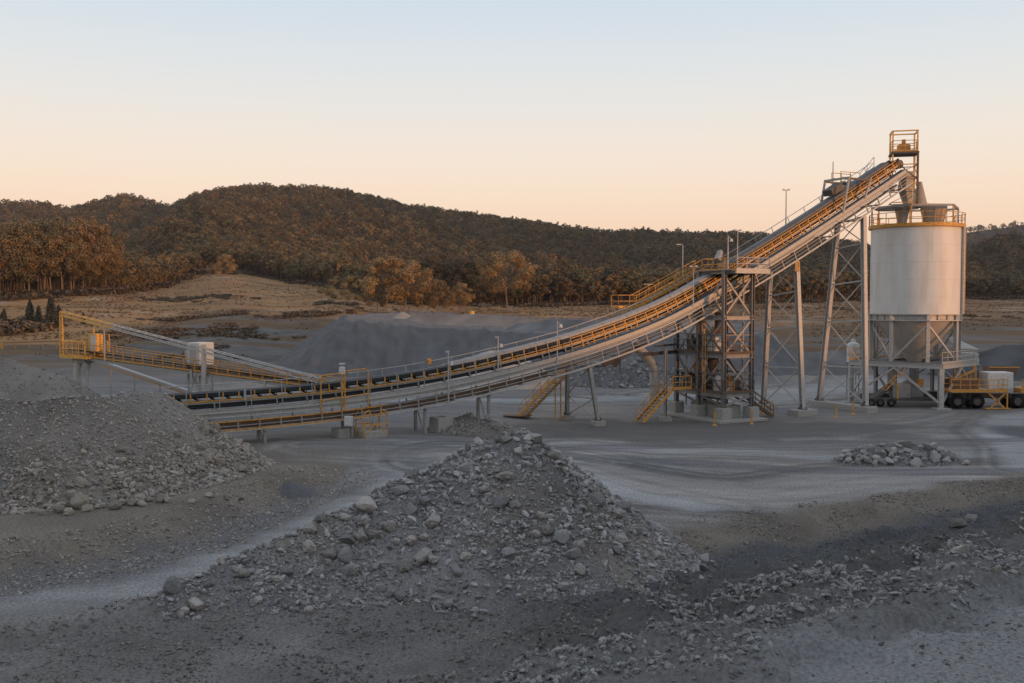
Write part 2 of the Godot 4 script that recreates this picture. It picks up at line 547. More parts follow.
func structure(called: String, m: Mesh, material: Material, label := "") -> MeshInstance3D:
	var o := part(self, called, m, material)
	tag(o, label, "", "", "structure")
	return o

var ground: MeshInstance3D

func build_ground() -> void:
	var xs := spaced(-2500, -30, 42, 2500, 0.24, 1.05)
	var ds := spaced(-200, 15, 92, 4200, 0.24, 1.032)
	ground = structure("ground", sheet(xs, ds, ground_height, ground_colour), M.soil, "grey gravel quarry floor with worn pale tracks and dry fields behind")

# ------------------------------------------------------------------ hills: direction u = x/d, crest height in metres at crest depth, foot depth
var hills := [
	# name, label, crest depth, foot depth, [u], [crest height], gully depth
	["hill", "low twin-humped forested hills at the far left", 1500.0, 800.0,
		[-0.75, -0.66, -0.512, -0.472, -0.437, -0.412, -0.382, -0.347, -0.322, -0.282, -0.212],
		[140, 145, 152, 152, 143, 154, 162, 147, 135, 105, 50], 12.0],
	["hill", "long forested ridge that fills the middle of the skyline", 1300.0, 640.0,
		[-0.4, -0.347, -0.322, -0.302, -0.277, -0.242, -0.182, -0.132, -0.082, -0.012, 0.048, 0.098, 0.128, 0.188, 0.248, 0.318, 0.368, 0.438, 0.6],
		[45, 113, 133, 144, 148, 150, 145, 133, 121, 108, 98, 90, 91, 89, 86, 80, 68, 52, 40], 16.0],
	["hill", "sunlit forested spur in front of the long ridge", 850.0, 590.0,
		[-0.4, -0.362, -0.332, -0.302, -0.262, -0.212, -0.162, -0.112, -0.062, 0.008, 0.06],
		[32, 62, 74, 80, 70, 58, 48, 38, 28, 16, 10], 5.0],
	["hill", "dark forested hill behind the silo at the right", 1000.0, 660.0,
		[0.25, 0.348, 0.408, 0.453, 0.473, 0.498, 0.548, 0.68, 0.8],
		[20, 38, 44, 53, 62, 66, 72, 76, 76], 8.0],
	["hill", "far blue-grey ridge at the right edge", 2600.0, 1500.0,
		[0.1, 0.188, 0.348, 0.428, 0.453, 0.488, 0.512, 0.588, 0.75],
		[40, 90, 130, 178, 190, 202, 212, 226, 230], 14.0],
]

func hill_height(k: int, x: float, d: float) -> float:
	var g: Array = hills[k]
	var u := x / d
	var crest := along(u, g[4], g[5])
	var t: float = (d - g[3]) / (g[2] - g[3])
	var foot := base_height(x, g[3])
	if t <= 0.0:
		return foot - 4.0 + t * 20.0
	var bump := n_low.get_noise_2d(x * 0.22 + k * 50.0, d * 0.1) * float(g[6]) * minf(1.0, t * 2.0)
	if t < 1.0:
		return foot + (crest - foot) * (0.55 * t + 0.45 * smoothstep(0.0, 1.0, t)) + bump * (1.0 - t * t) - 4.0 * (1.0 - minf(1.0, t * 12.0))
	return crest - (d - g[2]) * 0.22

func top_height(x: float, d: float) -> float:
	var h := base_height(x, d)
	for k in hills.size():
		if d > hills[k][3]:
			h = maxf(h, hill_height(k, x, d))
	return h

func build_hills() -> void:
	for k in hills.size():
		var g: Array = hills[k]
		var us: Array = g[4]
		var us_fine := PackedFloat32Array()
		var steps := 90
		for i in steps + 1:
			us_fine.append(lerpf(us[0], us[us.size() - 1], float(i) / steps))
		var w := us_fine.size()
		var rows := 40
		var b := MB.new()
		for j in rows + 1:
			var d: float = lerpf(g[3] - 20.0, g[2] + (g[2] - g[3]) * 0.35, float(j) / rows)
			for i in w:
				b.v.append(P(us_fine[i] * d, hill_height(k, us_fine[i] * d, d), d))
		for j in rows + 1:
			for i in w:
				var a := b.v[j * w + mini(i + 1, w - 1)] - b.v[j * w + maxi(i - 1, 0)]
				var e := b.v[mini(j + 1, rows) * w + i] - b.v[maxi(j - 1, 0) * w + i]
				b.n.append(a.cross(e).normalized())
		for j in rows:
			for i in w - 1:
				var p := j * w + i
				b.ix.append_array(PackedInt32Array([p, p + w, p + 1, p + 1, p + w, p + w + 1]))
		structure(g[0], b.mesh(), M.hill, g[1])

# ------------------------------------------------------------------ trees
func leaf_cloud(b: MB, o: Vector3, r: Vector3, count: int, size: float, base: Color, g: RandomNumberGenerator) -> void:
	for i in count:
		var w := Vector3(g.randfn(), g.randfn(), g.randfn()).normalized()
		var k := pow(g.randf(), 0.45)
		var p := o + w * r * k
		var nn := (w + Vector3(0, 0.45, 0) + Vector3(g.randfn(), g.randfn(), g.randfn()) * 0.3).normalized()
		var a := nn.cross(Vector3(g.randfn(), g.randfn(), g.randfn())).normalized() * size * g.randf_range(0.6, 1.3)
		var c := nn.cross(a).normalized() * size * g.randf_range(0.35, 0.7)
		var f := g.randf_range(0.7, 1.3)
		b.tint(Color(base.r * f * g.randf_range(0.9, 1.15), base.g * f, base.b * f * g.randf_range(0.8, 1.2)))
		b.tri(p - a - c * 0.6, p + a - c * 0.3, p + c + a * 0.1, nn, nn, nn)
		b.tri(p - a - c * 0.6, p + c + a * 0.1, p - a * 0.6 + c, nn, nn, nn)

func gum_tree(sd: int, tall: float, clumps: int, leaves: int, size: float, spread: float, limbs: bool, low: float, tone: Color) -> Array:   # [trunk mesh, crown mesh]
	var g := RandomNumberGenerator.new()
	g.seed = sd
	var t := MB.new()
	var b := MB.new()
	var lean := Vector3(g.randfn() * 0.05, 1, g.randfn() * 0.05)
	var fork := tall * g.randf_range(0.3, 0.42)
	var p0 := Vector3(0, -0.4, 0)
	var p1 := lean * fork
	var p2 := p1 + Vector3(g.randfn() * 0.08, 1, g.randfn() * 0.08) * tall * 0.25
	var p3 := p2 + Vector3(g.randfn() * 0.12, 1, g.randfn() * 0.12) * tall * 0.2
	var r := tall * 0.0115
	t.path([p0, p1, p2, p3], r, 6 if limbs else 4, r * 0.25)
	for i in clumps:
		var f := (i + 0.5) / clumps
		var up := lerpf(low, 0.93, f)
		var an := i * 2.4 + g.randf() * 1.2
		var wide := spread * tall * (0.32 * sin(PI * clampf(0.18 + f * 0.78, 0.0, 1.0)) + 0.04) * g.randf_range(0.6, 1.2)
		var o := Vector3(cos(an) * wide, tall * up * g.randf_range(0.94, 1.04), sin(an) * wide)
		var cr := tall * g.randf_range(0.07, 0.125)
		if limbs:
			var start := p1.lerp(p3, clampf(f * 0.8, 0.0, 0.85))
			t.path([start, start.lerp(o, 0.55) - Vector3(0, tall * 0.02, 0), o], r * 0.42, 4, r * 0.12)
		var tn := g.randf_range(0.72, 1.3)
		leaf_cloud(b, o, Vector3(cr * 1.25, cr * 0.85, cr * 1.25), leaves / clumps, size, tone * tn, g)
	return [t.mesh(), b.mesh()]

func conifer(sd: int, tall: float) -> Array:
	var g := RandomNumberGenerator.new()
	g.seed = sd
	var t := MB.new()
	var b := MB.new()
	t.tube(Vector3(0, -0.3, 0), Vector3(0, tall * 0.9, 0), tall * 0.02, 0.02, 5)
	for i in 26:
		var f := i / 25.0
		var wide := tall * 0.27 * pow(1.0 - f, 0.6)
		for k in 5:
			var an := k * TAU / 5 + i * 1.1 + g.randf()
			leaf_cloud(b, Vector3(cos(an) * wide * 0.6, tall * (0.06 + 0.92 * f), sin(an) * wide * 0.6), Vector3(wide * 0.5, tall * 0.03, wide * 0.5) + Vector3.ONE * 0.1, 14, 0.22, Color(0.035, 0.04, 0.022), g)
	return [t.mesh(), b.mesh()]

func plant_tree(called: String, kind: Array, bark: Material, at: Vector3, turn: float, grow: float, label: String, category: String, group := "") -> Node3D:
	var o := thing(called, label, category, at, turn, group)
	var s := Transform3D(Basis.from_scale(Vector3.ONE * grow))
	part(o, "trunk", kind[0], bark, s)
	part(o, "crown", kind[1], M.leaf, s)
	return o

func build_trees() -> void:
	var g := RandomNumberGenerator.new()
	g.seed = 77
	var brown := Color(0.188, 0.122, 0.046)
	var olive := Color(0.122, 0.1, 0.044)
	var big_kinds := [gum_tree(150, 16.0, 28, 8000, 0.27, 1.25, true, 0.36, brown * 1.25), gum_tree(151, 16.0, 26, 7000, 0.27, 1.0, true, 0.28, brown * 1.5), gum_tree(152, 16.0, 24, 6000, 0.27, 1.1, true, 0.18, brown), gum_tree(153, 13.0, 22, 5000, 0.26, 1.5, true, 0.42, olive * 1.2)]
	var near_kinds := []
	for i in 6:
		near_kinds.append(gum_tree(100 + i, 16.0, 17 + i, 3400, 0.25, [0.62, 0.85, 0.72, 0.95, 0.6, 0.8][i], true, [0.4, 0.48, 0.3, 0.44, 0.24, 0.5][i], [brown, brown, olive, brown, olive, brown][i]))
	var far_kinds := []
	for i in 5:
		var k := gum_tree(200 + i, 11.5, 11, 640, 0.42, [0.8, 1.05, 0.7, 0.95, 0.85][i], false, [0.36, 0.45, 0.4, 0.5, 0.32][i], [brown, olive, brown, olive, olive][i])
		var m := ArrayMesh.new()
		for s in 2:
			m.add_surface_from_arrays(Mesh.PRIMITIVE_TRIANGLES, (k[s] as ArrayMesh).surface_get_arrays(0))
		m.surface_set_material(0, M.bark)
		m.surface_set_material(1, M.leaf)
		far_kinds.append(m)
	var shaded_kinds := []  # shade along the forest edge, put into darker leaf colours
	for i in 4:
		shaded_kinds.append(gum_tree(170 + i, 16.0, 19, 3200, 0.26, [0.9, 1.1, 1.0, 0.8][i], true, [0.16, 0.3, 0.12, 0.26][i], [olive * 0.5, olive * 0.62, brown * 0.45, olive * 0.42][i]))
	# trees that stand alone or in small groups
	var solo := [
		# x, d, kind, scale, label
		[-49.8, 298, 3, 0.95, "short spreading gum tree alone at the field's edge, left of the taller gum pair"],
		[-41.0, 328, 1, 1.22, "left one of two tall pale-trunked gum trees behind the grey stockpile"],
		[-35.6, 332, 0, 1.2, "right one of two tall pale-trunked gum trees behind the grey stockpile"],
		[-45.5, 338, 2, 0.85, "bushy low gum tree just left of the tall pale-trunked pair"],
		[-31.0, 345, 2, 0.95, "dark gum tree touching the right side of the tall pair"],
		[-26.0, 350, 2, 0.8, "short bushy gum tree right of the tall pair, above the stockpile"],
		[-18.2, 355, 1, 0.7, "slender gum tree with thin bare trunk, left of the big lone gum"],
		[-1.6, 362, 0, 1.38, "big lone gum tree with a forked bare trunk before the dark forest"],
		[-146.0, 510, 1, 0.85, "small gum tree standing alone at the top of the dry field"],
		[-103.0, 560, 0, 1.1, "gum tree at the foot of the sunlit spur, over the dry field"],
	]
	for s in solo:
		plant_tree("gum_tree", big_kinds[s[2]], M.bark, P(s[0], base_height(s[0], s[1]), s[1]), g.randf() * TAU, s[3], s[4], "tree")
	# dark conifers at the left
	var cones := [conifer(5, 7.0), conifer(6, 7.0)]
	var dark := [[-112.5, 244, 1.05, "tallest dark conifer, next to the yellow gantry post at the left"], [-119.5, 248, 0.95, "second dark conifer left of the yellow gantry post"], [-124.0, 262, 0.7, "small dark conifer left of the two tall ones"], [-131.0, 258, 0.62, "stunted dark conifer near the left edge of the field"], [-116.0, 256, 0.75, "dark conifer half hidden between the two tallest ones"], [-127.5, 250, 0.55, "bushy dark conifer third from the left edge"], [-108.0, 252, 0.45, "smallest dark conifer just right of the tallest"]]
	for s in dark:
		plant_tree("conifer", cones[s[0] as int % 2], M.dark_bark, P(s[0], base_height(s[0], s[1]) - 0.2, s[1]), g.randf() * TAU, s[2], s[3], "tree")
	# the forest
	var all := []
	while all.size() < 23000:
		var u := g.randf_range(-0.68, 0.68)
		var ed := along(u, EDGE_U, EDGE_D)
		var d := sqrt(g.randf_range(ed * ed, 1420.0 * 1420.0))
		if g.randf() < 0.14:
			d = ed + absf(g.randfn()) * 45.0
		var x := u * d
		var h := top_height(x, d)
		# not behind a crest
		var seen := true
		for k in hills.size():
			if d > hills[k][2] + 40.0 and hill_height(k, x, hills[k][2]) / hills[k][2] > h / d + 0.012:
				seen = false
		if seen:
			all.append([d, x, h, u])
	for i in 1500:   # the far ridge
		var u := g.randf_range(0.08, 0.7)
		var d := g.randf_range(1900.0, 2640.0)
		all.append([d, u * d, hill_height(4, u * d, d), u])
	all.sort_custom(func(a, b): return a[0] < b[0])
	var singles := 0
	var rest := []
	for k in 5:
		rest.append(PackedFloat32Array())
	for t in all:
		var big: bool = singles < 235 and absf(t[3]) < 0.525
		var f := g.randf_range(0.65, 1.4)
		if big:
			singles += 1
			var zone := "at the left forest edge beyond the dry field" if t[3] < -0.28 else ("at the forest edge behind the stockpile" if t[3] < 0.12 else "at the forest edge behind the tower and silo")
			plant_tree("forest_tree", near_kinds[g.randi() % 6] if t[3] < -0.2 else shaded_kinds[g.randi() % 4], M.bark if g.randf() < 0.35 else M.dark_bark, P(t[1], t[2] - 0.3, t[0]), g.randf() * TAU, f * (1.35 if t[3] < -0.3 else 0.95),
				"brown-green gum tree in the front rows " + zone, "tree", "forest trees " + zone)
		else:
			var far_up: float = 1.0 + 0.25 * smoothstep(1500.0, 2200.0, t[0])
			var ba := Basis(Vector3.UP, g.randf() * TAU).scaled(Vector3(f, f * g.randf_range(0.85, 1.15), f) * far_up)
			var k := g.randi() % 5
			var tone := g.randf_range(0.5, 1.45)
			var cool := g.randf() < 0.25
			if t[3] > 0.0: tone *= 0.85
			rest[k].append_array(PackedFloat32Array([ba.x.x, ba.y.x, ba.z.x, t[1], ba.x.y, ba.y.y, ba.z.y, t[2] - 0.6, ba.x.z, ba.y.z, ba.z.z, -t[0], tone * (0.78 if cool else g.randf_range(0.95, 1.15)), tone * (0.86 if cool else 1.0), tone * (1.0 if cool else g.randf_range(0.8, 1.0)), 1.0]))
	var woods := thing("forest", "brown-green gum forest covering all the hills", "forest")
	woods.set_meta("kind", "stuff")
	for k in 5:
		many(woods, "trees", far_kinds[k], null, rest[k])
	# low scrub in strips across the fields
	var bush := MB.new()
	var bg := RandomNumberGenerator.new()
	bg.seed = 9
	for i in 5:
		leaf_cloud(bush, Vector3(bg.randfn() * 0.5, 0.35, bg.randfn() * 0.5), Vector3(0.55, 0.4, 0.55), 26, 0.2, Color(0.10, 0.068, 0.034), bg)
	var bm := bush.mesh()
	var buf := PackedFloat32Array()
	var strips := [[-125, 205, -60, 215, 240, 1.0], [-100, 232, -45, 240, 220, 0.9], [-70, 180, -40, 186, 120, 0.8], [-150, 225, -110, 230, 200, 1.3], [-135, 250, -112, 250, 120, 2.4], [-160, 262, -95, 258, 340, 1.5], [-95, 268, -52, 300, 300, 1.1], [-150, 400, -100, 395, 160, 1.2], [-130, 392, -118, 392, 40, 2.2], [-62, 300, -30, 320, 160, 1.2], [60, 420, 260, 360, 260, 1.2], [90, 640, 330, 640, 300, 3.0], [60, 440, 140, 500, 240, 2.4], [-75, 355, -45, 380, 160, 1.3]]
	for s in strips:
		for i in s[4]:
			var f := g.randf()
			var x: float = lerpf(s[0], s[2], f) + g.randfn() * 3.0
			var d: float = lerpf(s[1], s[3], f) + g.randfn() * 9.0 + n_low.get_noise_2d(x * 0.7, 5.0) * 30.0
			if n_low.get_noise_2d(x * 1.5, d * 0.6) < 0.02:
				continue
			var k: float = s[5] * (0.3 + 1.3 * pow(g.randf(), 2.0))
			var ba := Basis(Vector3.UP, g.randf() * TAU).scaled(Vector3(k * 1.3, k, k * 1.3))
			var tone := g.randf_range(0.7, 1.3)
			buf.append_array(PackedFloat32Array([ba.x.x, ba.y.x, ba.z.x, x, ba.x.y, ba.y.y, ba.z.y, base_height(x, d) - 0.1, ba.x.z, ba.y.z, ba.z.z, -d, tone, tone, tone, 1.0]))
	for i in 700:      # a ragged hem of bushes along the forest's edge
		var u := g.randf_range(-0.6, 0.6)
		var d: float = along(u, EDGE_U, EDGE_D) + g.randfn() * 9.0 - 3.0
		var k: float = g.randf_range(0.8, 3.0) * (d / 480.0) * (1.6 if u < -0.28 else 1.0)
		var ba := Basis(Vector3.UP, g.randf() * TAU).scaled(Vector3(k * 1.2, k, k * 1.2))
		var tone := g.randf_range(0.6, 1.25)
		buf.append_array(PackedFloat32Array([ba.x.x, ba.y.x, ba.z.x, u * d, ba.x.y, ba.y.y, ba.z.y, base_height(u * d, d) - 0.1, ba.x.z, ba.y.z, ba.z.z, -d, tone, tone, tone * 0.9, 1.0]))
	tag(many(self, "undergrowth", bm, M.leaf, buf), "low brown scrub in strips along the dry fields", "scrub", "", "stuff")

func build_dry_grass() -> void:
	var g := RandomNumberGenerator.new()
	g.seed = 91
	var b := MB.new()
	for i in 16:
		var an := g.randf() * TAU
		var o := Vector3(cos(an), 0, sin(an)) * g.randf() * 0.35
		var lean := Vector3(g.randfn(), 0, g.randfn()) * 0.16
		var side := Vector3(g.randfn(), 0, g.randfn()).normalized() * 0.07
		var n := (Vector3(g.randfn(), 0.0, g.randfn()).normalized() * 0.5 + Vector3.UP * 2.0).normalized()
		b.tint(Color(1, 1, 1) * g.randf_range(0.75, 1.2))
		b.tri(o - side, o + side, o + lean + Vector3(0, g.randf_range(0.35, 0.75), 0), n, n, n)
	var buf := PackedFloat32Array()
	var n := 0
	while n < 30000:
		var u := g.randf_range(-0.6, 0.6)
		var ed := along(u, EDGE_U, EDGE_D)
		var d: float = ed * sqrt(g.randf_range(0.2, 1.02))
		var x := u * d
		n += 1
		var patch := n_low.get_noise_2d(x * 0.7 + 11.0, d * 1.8)
		if patch < -0.1 + g.randfn() * 0.1 or absf(n_low.get_noise_2d(x * 0.45 + 40.0, d * 0.8)) < 0.03 or (u > -0.2 and u < 0.3 and d < 310.0):
			continue
		var k := g.randf_range(0.5, 1.1)
		var ba := Basis(Vector3.UP, g.randf() * TAU).scaled(Vector3(k * 1.6, k * 0.6, k * 1.6))
		var c := Color(0.42, 0.235, 0.105).lerp(Color(0.3, 0.165, 0.072), clampf(patch * 2.0 + g.randfn() * 0.25, 0.0, 1.0))
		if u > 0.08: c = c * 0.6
		buf.append_array(PackedFloat32Array([ba.x.x, ba.y.x, ba.z.x, x, ba.x.y, ba.y.y, ba.z.y, base_height(x, d) - 0.05, ba.x.z, ba.y.z, ba.z.z, -d, c.r, c.g, c.b, 1.0]))
	tag(many(self, "grass", b.mesh(), M.leaf, buf), "tussocks of dry grass over the brown fields", "grass", "", "stuff")

func build_shading_hill() -> void:     # an unseen hill added beyond the right edge of the picture, which keeps the evening sun off the right-hand slopes
	var xs := spaced(430, 500, 501, 2200, 30.0, 1.02)
	var ds := spaced(60, 200, 201, 1500, 30.0, 1.02)
	var height := func(x: float, d: float) -> float:
		var off := (x - (420.0 + 0.62 * d)) * 0.85
		return base_height(x, d) - 6.0 + 300.0 * smoothstep(0.0, 330.0, off) * smoothstep(100.0, 420.0, d) * smoothstep(1500.0, 1200.0, d) + n_low.get_noise_2d(x * 0.2, d * 0.2) * 10.0 * smoothstep(0.0, 200.0, off)
	var colour := func(_x: float, _d: float) -> Color: return Color(0.075, 0.06, 0.035)
	structure("hill", sheet(xs, ds, height, colour), M.hill, "added unseen hill that shades the right-hand slopes")

func many(parent: Node3D, called: String, m: Mesh, material: Material, buf: PackedFloat32Array) -> MultiMeshInstance3D:
	var mm := MultiMesh.new()
	mm.transform_format = MultiMesh.TRANSFORM_3D
	mm.use_colors = true
	mm.mesh = m
	mm.instance_count = buf.size() / 16
	mm.buffer = buf
	var o := MultiMeshInstance3D.new()
	o.name = numbered(called, parent)
	o.multimesh = mm
	if material:
		o.material_override = material
	parent.add_child(o, true)
	o.set_meta("kind", "stuff")
	return o

# ------------------------------------------------------------------ stones and heaps
func rock_mesh(sd: int, fine: int, cuts: int, bumpy: float, smooth := false) -> ArrayMesh:
	var g := RandomNumberGenerator.new()
	g.seed = sd
	var f := FastNoiseLite.new()
	f.seed = sd
	f.frequency = 0.9
	var ph := (1.0 + sqrt(5.0)) / 2.0
	var pts: Array = []
	for q in [[-1, ph, 0], [1, ph, 0], [-1, -ph, 0], [1, -ph, 0], [0, -1, ph], [0, 1, ph], [0, -1, -ph], [0, 1, -ph], [ph, 0, -1], [ph, 0, 1], [-ph, 0, -1], [-ph, 0, 1]]:
		pts.append(Vector3(q[0], q[1], q[2]).normalized())
	var tris: Array = [[0, 11, 5], [0, 5, 1], [0, 1, 7], [0, 7, 10], [0, 10, 11], [1, 5, 9], [5, 11, 4], [11, 10, 2], [10, 7, 6], [7, 1, 8], [3, 9, 4], [3, 4, 2], [3, 2, 6], [3, 6, 8], [3, 8, 9], [4, 9, 5], [2, 4, 11], [6, 2, 10], [8, 6, 7], [9, 8, 1]]
	for s in fine:
		var mids := {}
		var next := []
		for t in tris:
			var m := []
			for k in 3:
				var a: int = mini(t[k], t[(k + 1) % 3])
				var b: int = maxi(t[k], t[(k + 1) % 3])
				var key := a * 10000 + b
				if not mids.has(key):
					mids[key] = pts.size()
					pts.append(((pts[a] + pts[b]) / 2).normalized())
				m.append(mids[key])
			next.append_array([[t[0], m[0], m[2]], [t[1], m[1], m[0]], [t[2], m[2], m[1]], [m[0], m[1], m[2]]])
		tris = next
	var planes := []
	for k in cuts:
		planes.append([Vector3(g.randfn(), g.randfn(), g.randfn()).normalized(), g.randf_range(0.42, 0.85) if not smooth else g.randf_range(0.66, 0.95)])
	var shape := Vector3(g.randf_range(0.85, 1.25), g.randf_range(0.65, 0.9), g.randf_range(0.75, 1.05))
	for i in pts.size():
		var p: Vector3 = pts[i]
		p *= 1.0 + f.get_noise_3dv(p * 1.5) * bumpy
		for c in planes:
			var over: float = p.dot(c[0]) - c[1]
			if over > 0:
				p -= c[0] * over * 0.92
		pts[i] = p * shape
	var b := MB.new()
	var nn := []
	if smooth:
		for p in pts:
			nn.append(Vector3.ZERO)
		for t in tris:
			var w: Vector3 = (pts[t[1]] - pts[t[0]]).cross(pts[t[2]] - pts[t[0]])
			if w.dot(pts[t[0]]) < 0: w = -w
			for k in 3:
				nn[t[k]] += w
	for t in tris:
		var w: Vector3 = (pts[t[1]] - pts[t[0]]).cross(pts[t[2]] - pts[t[0]]).normalized()
		if w.dot(pts[t[0]]) < 0: w = -w
		if smooth:
			b.tri(pts[t[0]], pts[t[1]], pts[t[2]], (nn[t[0]].normalized() + w * 0.6).normalized(), (nn[t[1]].normalized() + w * 0.6).normalized(), (nn[t[2]].normalized() + w * 0.6).normalized())
		else:
			b.tri(pts[t[0]], pts[t[1]], pts[t[2]], w, w, w)
	return b.mesh()

var chips := []       # small angular stones
var boulders := []    # large rounded ones
var blocks := []      # large angular ones

func ridge_height(ridges: Array, slope: float, x: float, d: float) -> float:
	var best := -50.0
	for r in ridges:
		for i in r.size() - 1:
			var a: Array = r[i]
			var b: Array = r[i + 1]
			var vx: float = b[0] - a[0]
			var vd: float = b[1] - a[1]
			var t := clampf(((x - a[0]) * vx + (d - a[1]) * vd) / maxf(vx * vx + vd * vd, 1e-6), 0.0, 1.0)
			var dx: float = x - a[0] - vx * t
			var dd: float = d - a[1] - vd * t
			best = maxf(best, a[2] + (b[2] - a[2]) * t - slope * sqrt(dx * dx + dd * dd))
	return best

func heap_surface(h: Dictionary, x: float, d: float) -> float:
	var p: float
	if h.has("deck"):
		p = deck_height(h, x, d)
	else:
		p = ridge_height(h.ridges, h.slope, x, d)
		# runnels down the slope and a rounded crest
		p += n_mid.get_noise_2d(x * 2.2 + d, d * 2.2) * h.rough + n_fine.get_noise_2d(x * 2.0, d * 2.0) * float(h.rough) * 0.45
	return p

func deck_height(h: Dictionary, x: float, d: float) -> float:
	var q := Vector2(x, d)
	var deck: PackedVector2Array = h.deck
	var out := 1e9
	for i in deck.size():
		out = minf(out, Geometry2D.get_closest_point_to_segment(q, deck[i], deck[(i + 1) % deck.size()]).distance_to(q))
	var top: float = line_at(x, [-26, -14, 0, 10, 40], [7.6, 6.3, 5.8, 5.5, 5.2])
	if Geometry2D.is_point_in_polygon(q, deck):
		return top + 0.3 * smoothstep(3.0, 0.3, out) + n_low.get_noise_2d(x * 2, d * 2) * 0.3 - smoothstep(230.0, 300.0, d) * 1.2
	return top + 0.35 - out * (0.66 + n_low.get_noise_2d(x * 3, d * 3) * 0.12) + n_mid.get_noise_2d(x * 1.5, d * 1.5) * 0.4 + n_mid.get_noise_2d((x + d * 0.3) * 3.0, d * 0.35) * 0.75

func heap(called: String, label: String, category: String, h: Dictionary) -> Node3D:
	var box: Array = h.box     # x0, d0, x1, d1, cell
	var cell: float = box[4]
	var at := P((box[0] + box[2]) / 2, ground_height((box[0] + box[2]) / 2, (box[1] + box[3]) / 2), (box[1] + box[3]) / 2)
	var o := thing(called, label, category, at)
	var w := int((box[2] - box[0]) / cell) + 1
	var k := int((box[3] - box[1]) / cell) + 1
	var b := MB.new()
	b.colored = true
	var over := PackedByteArray()
	over.resize(w * k)
	for j in k:
		for i in w:
			var x: float = box[0] + i * cell
			var d: float = box[1] + j * cell
			var y := heap_surface(h, x, d)
			var gr := ground_height(x, d)
			over[j * w + i] = 1 if y > gr - 0.05 else 0
			b.v.append(P(x, maxf(y, gr - 0.6), d) - at)
			var mi := n_mid.get_noise_2d(x * 1.6 + 7, d * 1.6)
			if h.has("deck"):
				mi = n_fine.get_noise_2d(x * 0.5, d * 0.5) * 0.7 + n_mid.get_noise_2d(x * 6.0, d * 0.6) * 0.6
			var f := 1.0 + mi * 0.35 + n_low.get_noise_2d(x * 2.5, d * 2.5) * (0.08 if h.has("deck") else 0.3)
			var cc: Color = h.colour
			if h.has("colour2"):
				cc = cc.lerp(h.colour2, smoothstep(-0.15, 0.3, n_low.get_noise_2d(x * 3.5 + 60, d * 3.5)))
			if h.has("top") and Geometry2D.is_point_in_polygon(Vector2(x, d), h.deck):
				cc = (h.top as Color).lerp(cc, 0.4 * smoothstep(0.1, 0.3, n_low.get_noise_2d(x * 1.2, d * 0.5)))
			b.c.append(Color(cc.r * f, cc.g * f, cc.b * f))
	for j in k:
		for i in w:
			var e := b.v[j * w + mini(i + 1, w - 1)] - b.v[j * w + maxi(i - 1, 0)]
			var f := b.v[mini(j + 1, k - 1) * w + i] - b.v[maxi(j - 1, 0) * w + i]
			b.n.append(e.cross(f).normalized())
	for j in k - 1:
		for i in w - 1:
			var p := j * w + i
			if over[p] + over[p + 1] + over[p + w] + over[p + w + 1] == 0:
				continue
			b.ix.append_array(PackedInt32Array([p, p + w, p + 1, p + 1, p + w, p + w + 1]))
	part(o, "slope", b.mesh(), M.gravel)
	return o

func stone_row(buf: PackedFloat32Array, p: Vector3, r: float, c: Color, g: RandomNumberGenerator) -> void:
	var ba := Basis(Vector3(g.randfn(), g.randfn(), g.randfn()).normalized(), g.randf() * TAU).scaled_local(Vector3(g.randf_range(0.8, 1.4), g.randf_range(0.4, 0.85), g.randf_range(0.7, 1.1)) * r)
	var f := g.randf_range(0.65, 1.4)
	buf.append_array(PackedFloat32Array([ba.x.x, ba.y.x, ba.z.x, p.x, ba.x.y, ba.y.y, ba.z.y, p.y, ba.x.z, ba.y.z, ba.z.z, p.z, c.r * f, c.g * f, c.b * f, 1.0]))

func strew(o: Node3D, h: Dictionary, count: int, r0: float, r1: float, power: float, c: Color, sd: int, coarse_toe := 0.0, band := [-99.0, 99.0]) -> void:
	var g := RandomNumberGenerator.new()
	g.seed = sd
	var bufs := [PackedFloat32Array(), PackedFloat32Array(), PackedFloat32Array()]
	var box: Array = h.box
	var tries := 0
	var n := 0
	while n < count and tries < count * 12:
		tries += 1
		var x := g.randf_range(box[0], box[2])
		var d := g.randf_range(box[1], box[3])
		var y := heap_surface(h, x, d)
		var gr := ground_height(x, d)
		if y < gr - 0.25 or y < band[0] or y > band[1]:
			continue
		var patch := n_low.get_noise_2d(x * 5.0 + sd, d * 5.0)
		if patch < -0.12 and g.randf() < 0.6:
			continue
		var r := r0 + (r1 - r0) * pow(g.randf(), power)
		if coarse_toe > 0.0:
			r *= lerpf(1.0 + coarse_toe, 0.6, smoothstep(0.0, 3.2, y - gr))
		y = maxf(y, gr)
		stone_row(bufs[n % 3], P(x, y + r * 0.2, d) - o.position, r, c, g)
		n += 1
	for k in 3:
		many(o, "loose_stones", chips[k], M.stone, bufs[k])

func big_stones(o: Node3D, called: String, kinds: Array, list: Array, h: Dictionary, c: Color, sd: int) -> void:   # list of x, depth, radius
	var g := RandomNumberGenerator.new()
	g.seed = sd
	var tones := []
	for k in 4:
		var m: StandardMaterial3D = M.stone.duplicate()
		m.vertex_color_use_as_albedo = false
		m.albedo_color = (c * [0.8, 1.0, 1.15, 1.35][k]).linear_to_srgb()
		m.albedo_color.a = 1.0
		tones.append(m)
	for i in list.size() / 3:
		var x: float = list[i * 3]
		var d: float = list[i * 3 + 1]
		var r: float = list[i * 3 + 2]
		var y := maxf(heap_surface(h, x, d) if h else -99.0, ground_height(x, d))
		var ba := Basis(Vector3.UP, g.randf() * TAU) * Basis(Vector3(g.randfn(), g.randfn(), g.randfn()).normalized(), g.randf() * 0.7)
		part(o, called, kinds[g.randi() % kinds.size()], tones[g.randi() % 4], Transform3D(ba.scaled_local(Vector3.ONE * r), P(x, y + r * 0.38, d) - o.position))

